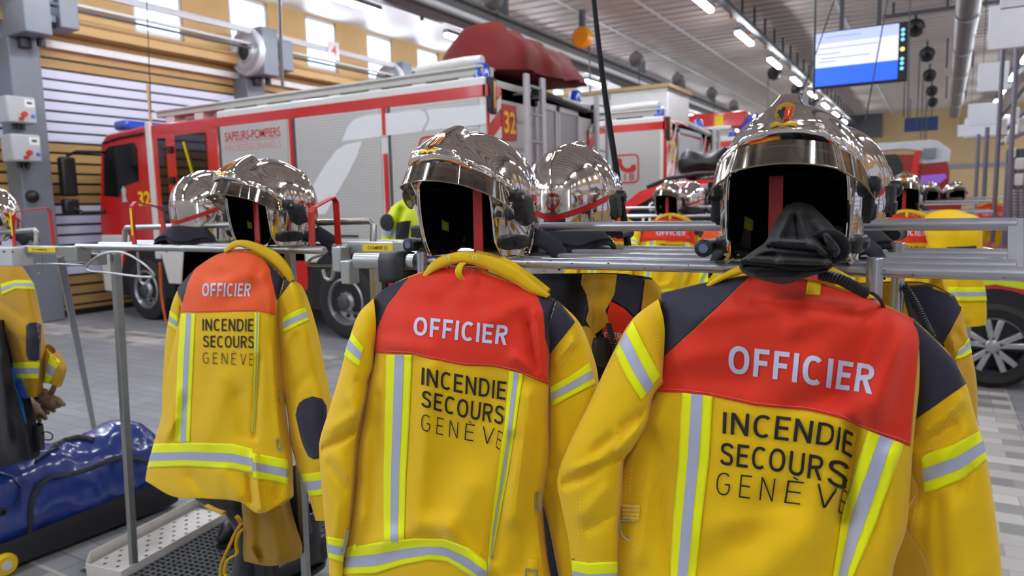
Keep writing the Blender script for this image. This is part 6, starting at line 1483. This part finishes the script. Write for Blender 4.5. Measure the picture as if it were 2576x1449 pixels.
# folded trousers over the second rack
FT = thing('folded_trousers', 'folded yellow trousers with dark knee patches over the second rack', 'trousers', (.1, 5.5, .9))
tf_, BF_ = cloth_tube([([(2318, 560), (2340, 535), (2400, 528), (2462, 545)], 5.62, .05, .12), ([(2325, 580), (2360, 560), (2410, 556), (2470, 568)], 5.56, .08, .14), ([(2340, 630), (2370, 625), (2420, 622), (2472, 625)], 5.54, .08, .14), ([(2368, 700), (2400, 700), (2430, 700), (2476, 700)], 5.54, .08, .14), ([(2392, 780), (2410, 780), (2440, 780), (2482, 782)], 5.54, .07, .12), ([(2398, 820), (2415, 822), (2445, 822), (2480, 818)], 5.54, .06, .1)],
    [(2330, 560, 2460, 552, 8, .03), (2340, 576, 2460, 570, 6, -.025), (2400, 700, 2420, 800, 12, .02)], 36, 50, 15, 2.4, .01)
tf_.build('cloth', yel, FT)
lad([(2380, 622), (2420, 620), (2455, 618)], [(2390, 654), (2420, 654), (2458, 652)], [BF_], .01, 12, 8).build('knee_patch', navy, FT, recalc=False)
band(FT, [(2386, 722), (2430, 722), (2480, 722)], [(2392, 756), (2430, 758), (2484, 756)], [BF_], f0=.34, f1=.66, off=.01)
# fluorescent vest hanging behind the middle helmet
VE = thing('safety_vest', 'fluorescent yellow vest hanging behind the middle helmet, left side', 'vest', (-2.2, 3.6, .9))
tv_, BV_ = cloth_tube([([(985, 520), (1005, 505), (1025, 500)], 3.5, .03, .05), ([(965, 560), (1000, 550), (1044, 545)], 3.5, .06, .08), ([(960, 600), (1000, 600), (1048, 600)], 3.5, .06, .08), ([(962, 680), (1000, 680), (1048, 680)], 3.5, .06, .08)], [(1010, 530, 985, 600, 8, -.03)], 24, 30, 16)
tv_.build('cloth', mat('fluo_yellow', (222, 240, 40), .6), VE)
lad([(962, 572), (985, 574), (1000, 578)], [(960, 592), (982, 594), (998, 598)], [BV_], .008, 8, 6).build('silver_band', silv, VE, recalc=False)
lad([(1000, 560), (1020, 556), (1034, 555)], [(996, 602), (1014, 602), (1028, 602)], [BV_], .009, 8, 8).build('black_panel', darkl, VE, recalc=False)
b = MB(); q = drape(976, 560, [BV_], .01); b.lathe([(0, -.012), (.05, -.01), (.055, 0), (0, .004)], q, (0, 1, 0), 20); b.build('round_badge', black, VE)
b = MB(); t = PY(1008, 470, 3.52); b.box(t.x-.012, 3.6, 0, t.x+.012, 3.63, t.z); q = PY(1008, 480, 3.6); b.box(t.x-.01, 3.58, q.z-.02, t.x+.14, 3.62, q.z); tag(b.build('stand_pole', galv), 'grey coat stand carrying the fluorescent vest', 'stand')
# ================================================================ things on the floor
bagm = mat('blue_tarpaulin_fabric', (38, 58, 132), .22, coat=.5, var=.08, vscale=6, bump=.25, bscale=9)
BG_ = thing('duffel_bag', 'large blue wheeled duffel bag with black straps at lower left', 'bag', (-3.9, 2.0, 0))
# axis of the bag runs from the wheel end (near left) to the far right end
A0 = PZ(-30, 1360, .28); A0 = V((-4.02, 1.52, 0)); A1 = V((-3.05, 2.42, 0))
A0 = PZ(10, 1445, 0); A1 = PZ(425, 1262, .05); A0.z = A1.z = 0
ax = (A1-A0).normalized(); nx = V((-ax.y, ax.x, 0))       # nx points away from the camera
Lb = (A1-A0).length
def bag_ring(t, r0=1.0):
    rows = []
    e = (1-abs(2*t-1)**6)**.35
    hgt = (.40+.05*sin(3*t+.5)+.03*sin(9*t))*(.72+.28*e); wd = .40*(.8+.2*e)
    for k in range(44):
        a = 2*pi*k/44; c_, s_ = cos(a), sin(a)
        u = .5*wd*(1 if c_ > 0 else -1)*abs(c_)**.62; z = .5*hgt*(1 if s_ > 0 else -1)*abs(s_)**(.75)
        p = A0+ax*(-.06+t*(Lb+.10))+nx*(.20-u)+V((0, 0, .07+.5*hgt+z))
        n = noise.noise(V((p.x*7, p.y*7, p.z*9)))*.04*(.3+.7*max(s_, 0))+.03*abs(noise.noise(V((p.x*15, p.y*15, p.z*14))))
        p += (nx*(-c_)+V((0, 0, s_)))*n; rows.append(p)
    return rows
b = MB(); rws = [bag_ring(i/48) for i in range(49)]; b.grid(rws, closeu=True); b.f += [tuple(range(44)), tuple(range(48*44, 49*44))]; b.build('bag_body', bagm, BG_)
BVB = BVHTree.FromPolygons([tuple(v) for v in b.v], b.f)
b = MB()
rows = []
for i in range(25):
    t = i/24; e = (1-abs(2*t-1)**8)**.4; row = []
    for u, z in ((-.015, .03), (-.02, .10+.03*t), (-.012, .15+.05*t), (.05, .10), (.34, .10), (.42, .15), (.42, .03)):
        row.append(A0+ax*(-.08+t*(Lb+.14))+nx*(.2+(u-.2)*(.9+.1*e))+V((0, 0, z)))
    rows.append(row)
b.grid(rows, closeu=True); b.f += [tuple(range(7)), tuple(range(24*7, 25*7))]; b.build('base_tray', mat('bag_black', (26, 26, 30), .5), BG_)
wy = mat('wheel_yellow', (226, 186, 20), .4)
for k in (0, 1):
    c_ = A0+nx*(-.015+.33*k)+ax*(.0)+V((0, 0, .055))
    b = MB(); b.lathe([(.02, -.03), (.045, -.03), (.055, -.015), (.055, .02), (.045, .03), (.02, .03)], c_, nx, 28); wq = b.build('wheel', wy, BG_)
    b = MB(); b.lathe([(0, -.034), (.022, -.034), (.026, -.02), (.026, .02)], c_, nx, 20); b.build('hub', lgrey, wq)
def bstrap(pts, w_, name, M):
    rows = []; P3 = []
    for i in range(41): P3.append(drape(*_pl(pts, i/40), [BVB], .010))
    mb = MB(); mb.tube(P3, w_, 8, flat=.5); return mb.build(name, M, BG_)
blk = mat('strap_webbing', (34, 35, 38), .7, bump=.2, bscale=200)
bstrap([(72, 1370), (74, 1300), (80, 1250), (95, 1218), (130, 1198), (170, 1193), (215, 1182), (270, 1160), (310, 1148), (345, 1153), (385, 1165)], .013, 'carry_strap', blk)
bstrap([(88, 1160), (120, 1140), (160, 1112), (195, 1103), (236, 1108)], .016, 'top_handle', blk)
bstrap([(0, 1190), (30, 1200), (52, 1222), (50, 1250), (36, 1272)], .006, 'piping', mat('blue_piping', (30, 46, 110), .3, coat=.4))
q = drape(4, 1287, [BVB], .008); b = MB(); b.lathe([(.008, 0), (.02, 0), (.02, .01), (.008, .012)], q, -nx, 20); b.build('eyelet', black, BG_)
# black sack with blue trim and dark pouch standing on the bag's far side
SK = thing('black_sack', 'black cloth sack with a blue edge at the left border, above the blue bag', 'sack', (-4.5, 1.75, .3))
ts_, BS_ = cloth_tube([([(-60, 800), (-25, 795), (4, 805)], 1.55, .06, .06), ([(-70, 900), (-20, 900), (26, 910)], 1.55, .08, .08), ([(-80, 1000), (-10, 1000), (48, 1005)], 1.55, .09, .09), ([(-80, 1080), (0, 1080), (70, 1085)], 1.55, .09, .09), ([(-80, 1140), (0, 1150), (78, 1150)], 1.55, .08, .09), ([(-80, 1175), (0, 1176), (60, 1160)], 1.55, .06, .08)], [(0, 900, 20, 1100, 12, .012), (-20, 950, 0, 1120, 10, -.01)], 30, 50, 17, 2.4, .004)
ts_.build('cloth', mat('sack_black', (24, 25, 32), .8, bump=.15, bscale=200), SK)
bl = mat('trim_blue', (22, 118, 214), .6)
lad([(28, 925), (36, 970), (50, 1020), (64, 1068)], [(38, 922), (46, 975), (58, 1020), (66, 1062)], [BS_], .004, 24, 4).build('blue_edge', bl, SK, recalc=False, solid=.002)
tp_, BP_ = cloth_tube([([(56, 1072), (80, 1068), (100, 1072)], 1.60, .02, .03), ([(58, 1100), (82, 1100), (104, 1100)], 1.60, .03, .03), ([(50, 1136), (80, 1138), (106, 1132)], 1.60, .03, .03)], [], 16, 16, 18)
PO = tag(tp_.build('pouch', mat('pouch_black', (30, 30, 34), .8)), 'small black pouch with a loop beside the sack', 'pouch')
b = MB(); b.tube(curve3([PY(104, 1090, 1.58), PY(118, 1086, 1.58), PY(132, 1094, 1.58), PY(128, 1106, 1.58), PY(112, 1106, 1.58)], 20), .003, 6); b.build('loop', black, PO)
b = MB(); b.prism([(0, 0), (.05, .03), (.085, -.02), (.09, -.055), (.06, -.06), (.02, -.02)], PY(36, 965, 1.50), (1, 0, .0), (0, 0, 1), (0, .006, 0)); b.build('blue_flap', mat('flap_navy', (14, 40, 110), .6), SK)
# perforated tray under the left rack
TR = thing('boot_tray', 'long perforated white metal boot tray under the left rack', 'tray', (-3.3, 2.1, 0))
c1, c2, c3, c4 = PZ(186, 1445, .0), PZ(508, 1276, .0), PZ(640, 1300, .0), PZ(372, 1500, .0)
ux = (c2-c1).normalized(); vx = V((ux.y, -ux.x, 0)); Lt = (c2-c1).length; Wt = .31
tw_ = mat('tray_white', (212, 208, 202), .42, .2, var=.1, vscale=12)
# sheet with real round holes
def holed(mb, org, ux, vx, nu, nv, cu, cv, r, skip):
    for i in range(nu):
        for j in range(nv):
            o = org+ux*(i*cu)+vx*(j*cv); cxy = [o, o+ux*cu, o+ux*cu+vx*cv, o+vx*cv]
            if skip(i, j): mb.add(cxy, [(0, 1, 2, 3)]); continue
            c_ = o+ux*(cu/2)+vx*(cv/2); hs = []; os_ = []
            for k in range(16):
                a = 2*pi*k/16; hs.append(c_+ux*(r*cos(a))+vx*(r*sin(a)))
                m_ = max(abs(cos(a)), abs(sin(a))); os_.append(c_+ux*(cu/2*cos(a)/m_)+vx*(cv/2*sin(a)/m_))
            mb.add(os_+hs, [(k, (k+1) % 16, 16+(k+1) % 16, 16+k) for k in range(16)])
b = MB(); holed(b, c1+ux*.03+V((0, 0, .022))+vx*.03, ux, vx, int((Lt-.06)/.042), 6, .042, .042, .0095, lambda i, j: (i+j) % 2 == 1)
b.build('perforated_sheet', tw_, TR, smooth=False, recalc=False, solid=.002)
b = MB()
def rimbar(a, c): b.bar(a+V((0, 0, .035)), c+V((0, 0, .035)), .006, .07)
k1, k2 = c1+vx*Wt, c2+vx*Wt
cc = .09
rimbar(c1+ux*cc, c2-ux*.02); rimbar(c1+vx*cc, c1+ux*cc); rimbar(c1+vx*cc, k1); rimbar(c2-ux*.02, k2-ux*.02); rimbar(k1, k2)
b.build('tray_rim', tw_, TR, bevel=.002)
b = MB(); b.add([c1+V((0, 0, .004))+ux*.03, c2+V((0, 0, .004)), k2+V((0, 0, .004)), k1+V((0, 0, .004))], [(0, 1, 2, 3)]); b.build('drip_sheet', dgrey, TR, smooth=False)
# black grating beside the tray
GR = tag(None, None) if False else None
b = MB(); g0 = c1+vx*(.30); 
go = c1+vx*.335+V((0, 0, .03))
for i in range(int(Lt/.03)+8): b.bar(go+ux*(i*.03), go+ux*(i*.03)+vx*.62, .006, .02)
for j in range(18): b.bar(go+vx*(j*.036), go+vx*(j*.036)+ux*(Lt+.2), .006, .02)
tag(b.build('rubber_grating', mat('grating_black', (84, 86, 88), .6), smooth=False), 'dark rubber grating mat lying beside the white tray', 'mat')
# boots and trousers below the left jacket
bootm = mat('boot_leather', (24, 24, 28), .35, coat=.2, bump=.15, bscale=40)
def boot(name, lab, toe, heel, top_z, toe_r=.055, grp='black boots under the left jacket', open_top=True):
    d = (heel-toe); d.z = 0; Lg = d.length; d.normalize(); s_ = V((-d.y, d.x, 0)); rows = []
    for i in range(22):
        t = i/21; c_ = toe+d*(Lg*t)
        h = .085+.02*ss(0, .3, t)+(.0 if t < .5 else .05*ss(.5, .8, t)); w_ = toe_r*(sin(pi*min(.5, t*1.4+.04))**.5)*(1-.12*sin(pi*t)); row = []
        if t > .97: w_ *= .8
        for k in range(20):
            a = 2*pi*k/20; ca, sa = cos(a), sin(a)
            row.append(c_+s_*(w_*(1 if ca > 0 else -1)*abs(ca)**.8)+V((0, 0, .02+(h*.5)*(1+(1 if sa > 0 else -1)*abs(sa)**.8)*(.35+.65*ss(-.02, .18, t)))))
        rows.append(row)
    R_ = thing(name, lab, 'boot', (toe.x, toe.y, toe.z), grp)
    b = MB(); b.grid(rows, closeu=True); b.f += [tuple(range(20)), tuple(range(21*20, 22*20))]; b.build('foot', bootm, R_)
    b = MB(); rows = []; c_ = toe+d*(Lg*.74)
    prof = [(.062, .06), (.058, .14), (.062, .22), (.068, top_z-toe.z-.02), (.070, top_z-toe.z), (.060, top_z-toe.z), (.055, .12)]
    for r_, z in prof: rows.append([c_+d*(r_*1.25*cos(2*pi*k/28))+s_*(r_*sin(2*pi*k/28))+V((0, 0, z)) for k in range(28)])
    b.grid(rows, closeu=True); b.build('shaft', bootm, R_)
    b = MB(); rows = []
    for z in (0, .022):
        rows.append([toe+d*(Lg*.5+Lg*.53*cos(2*pi*k/32))+s_*(toe_r*1.04*sin(2*pi*k/32))+V((0, 0, z)) for k in range(32)])
    b.grid(rows, closeu=True); b.f += [tuple(range(32)), tuple(range(32, 64))]; b.build('sole', black, R_); return R_
t0 = PZ(548, 1375, .05); h0 = PZ(660, 1340, .05)
boot('boot', 'black boot with rounded toe standing on the grating, below the jacket hem', V((t0.x, t0.y, .045)), V((h0.x, h0.y, .045)), .30)
t0 = PZ(745, 1500, .0); h0 = PZ(815, 1440, .0)
boot('boot', 'black boot with wide open shaft, right of the folded trousers', V((t0.x-.1, t0.y-.12, .04)), V((h0.x, h0.y, .04)), .34)
t0 = PZ(640, 1560, .0); h0 = PZ(690, 1500, .0)
boot('boot', 'black boot under the left trouser leg at the bottom edge', V((t0.x-.08, t0.y-.1, .04)), V((h0.x, h0.y, .04)), .26)
TRS = thing('turnout_trousers', 'dull yellow turnout trousers pushed down over boots below the left jacket', 'trousers', (-1.9, 1.75, .1))
tt_, BT_ = cloth_tube([([(604, 1225), (660, 1225), (712, 1225)], 1.70, .05, .05), ([(610, 1290), (665, 1290), (722, 1290)], 1.70, .07, .06), ([(612, 1340), (670, 1345), (735, 1345)], 1.70, .08, .07), ([(611, 1390), (672, 1400), (745, 1385)], 1.70, .08, .08), ([(614, 1412), (680, 1424), (742, 1410)], 1.70, .07, .08)], [(650, 1260, 655, 1400, 14, -.014), (690, 1300, 700, 1400, 16, .012), (630, 1380, 650, 1410, 10, .010)], 36, 40, 19, 2.4, .004)
tt_.build('leg', cloth_mat('dull_yellow', (160, 122, 26), .15), TRS)
td_, BD_ = cloth_tube([([(560, 1280), (600, 1300), (640, 1300)], 1.78, .03, .06), ([(590, 1340), (610, 1345), (640, 1345)], 1.76, .05, .06), ([(590, 1400), (615, 1410), (645, 1410)], 1.76, .06, .06), ([(575, 1470), (610, 1475), (650, 1475)], 1.76, .06, .06)], [], 20, 24, 20)
td_.build('lining', darkl, TRS)
tn_, BN_ = cloth_tube([([(715, 1180), (740, 1178), (760, 1200)], 1.82, .03, .05), ([(708, 1270), (735, 1270), (766, 1290)], 1.80, .04, .05), ([(735, 1340), (752, 1340), (772, 1350)], 1.80, .03, .05)], [], 16, 20, 21)
tn_.build('lining', navy, TRS)
b = MB(); b.tube(curve3([PY(x, y, 1.66) for x, y in ((606, 1318), (590, 1345), (578, 1372), (566, 1398), (556, 1425), (556, 1460))], 24), .0085, 8, flat=.5); b.build('brace', yel, TRS)
b = MB(); b.tube(curve3([PY(x, y, 1.65) for x, y in ((612, 1330), (600, 1345), (594, 1370), (596, 1392), (572, 1410), (566, 1440), (580, 1465))], 24), .0085, 8, flat=.5); b.build('brace', yel, TRS)
# dark hem lining and second yellow trouser behind the left jacket
TB2 = thing('turnout_trousers', 'dark lined trousers just visible under the hem of the left jacket', 'trousers', (-2.1, 1.85, .1))
te_, _ = cloth_tube([([(470, 1235), (540, 1240), (610, 1245)], 1.75, .03, .06), ([(500, 1262), (560, 1272), (612, 1280)], 1.75, .04, .06), ([(545, 1285), (580, 1295), (610, 1302)], 1.75, .03, .05)], [], 20, 16, 22)
te_.build('waistband', darkl, TB2)
b = MB(); b.tube(curve3([PY(x, y, 1.70) for x, y in ((520, 1272), (548, 1284), (566, 1290))], 10), .012, 8, flat=.5); b.tube(curve3([PY(x, y, 1.70) for x, y in ((594, 1298), (602, 1308), (606, 1322))], 10), .010, 8, flat=.5); b.each('yellow_edge', yel2, TB2)
# dark trousers hanging behind the middle jacket, left
# orange charging lead near the front wheel
b = MB(); b.tube(curve3([PY(402, 660, 6.6), PY(404, 700, 6.6), PY(406, 740, 6.6), PY(414, 790, 6.6), PY(420, 812, 6.6), PZ(440, 818, .02), PZ(520, 810, .02)], 30), .018, 8); tag(b.build('charging_lead', mat('lead_orange', (206, 92, 30), .5)), 'orange charging lead hanging down beside the front wheel', 'cable')
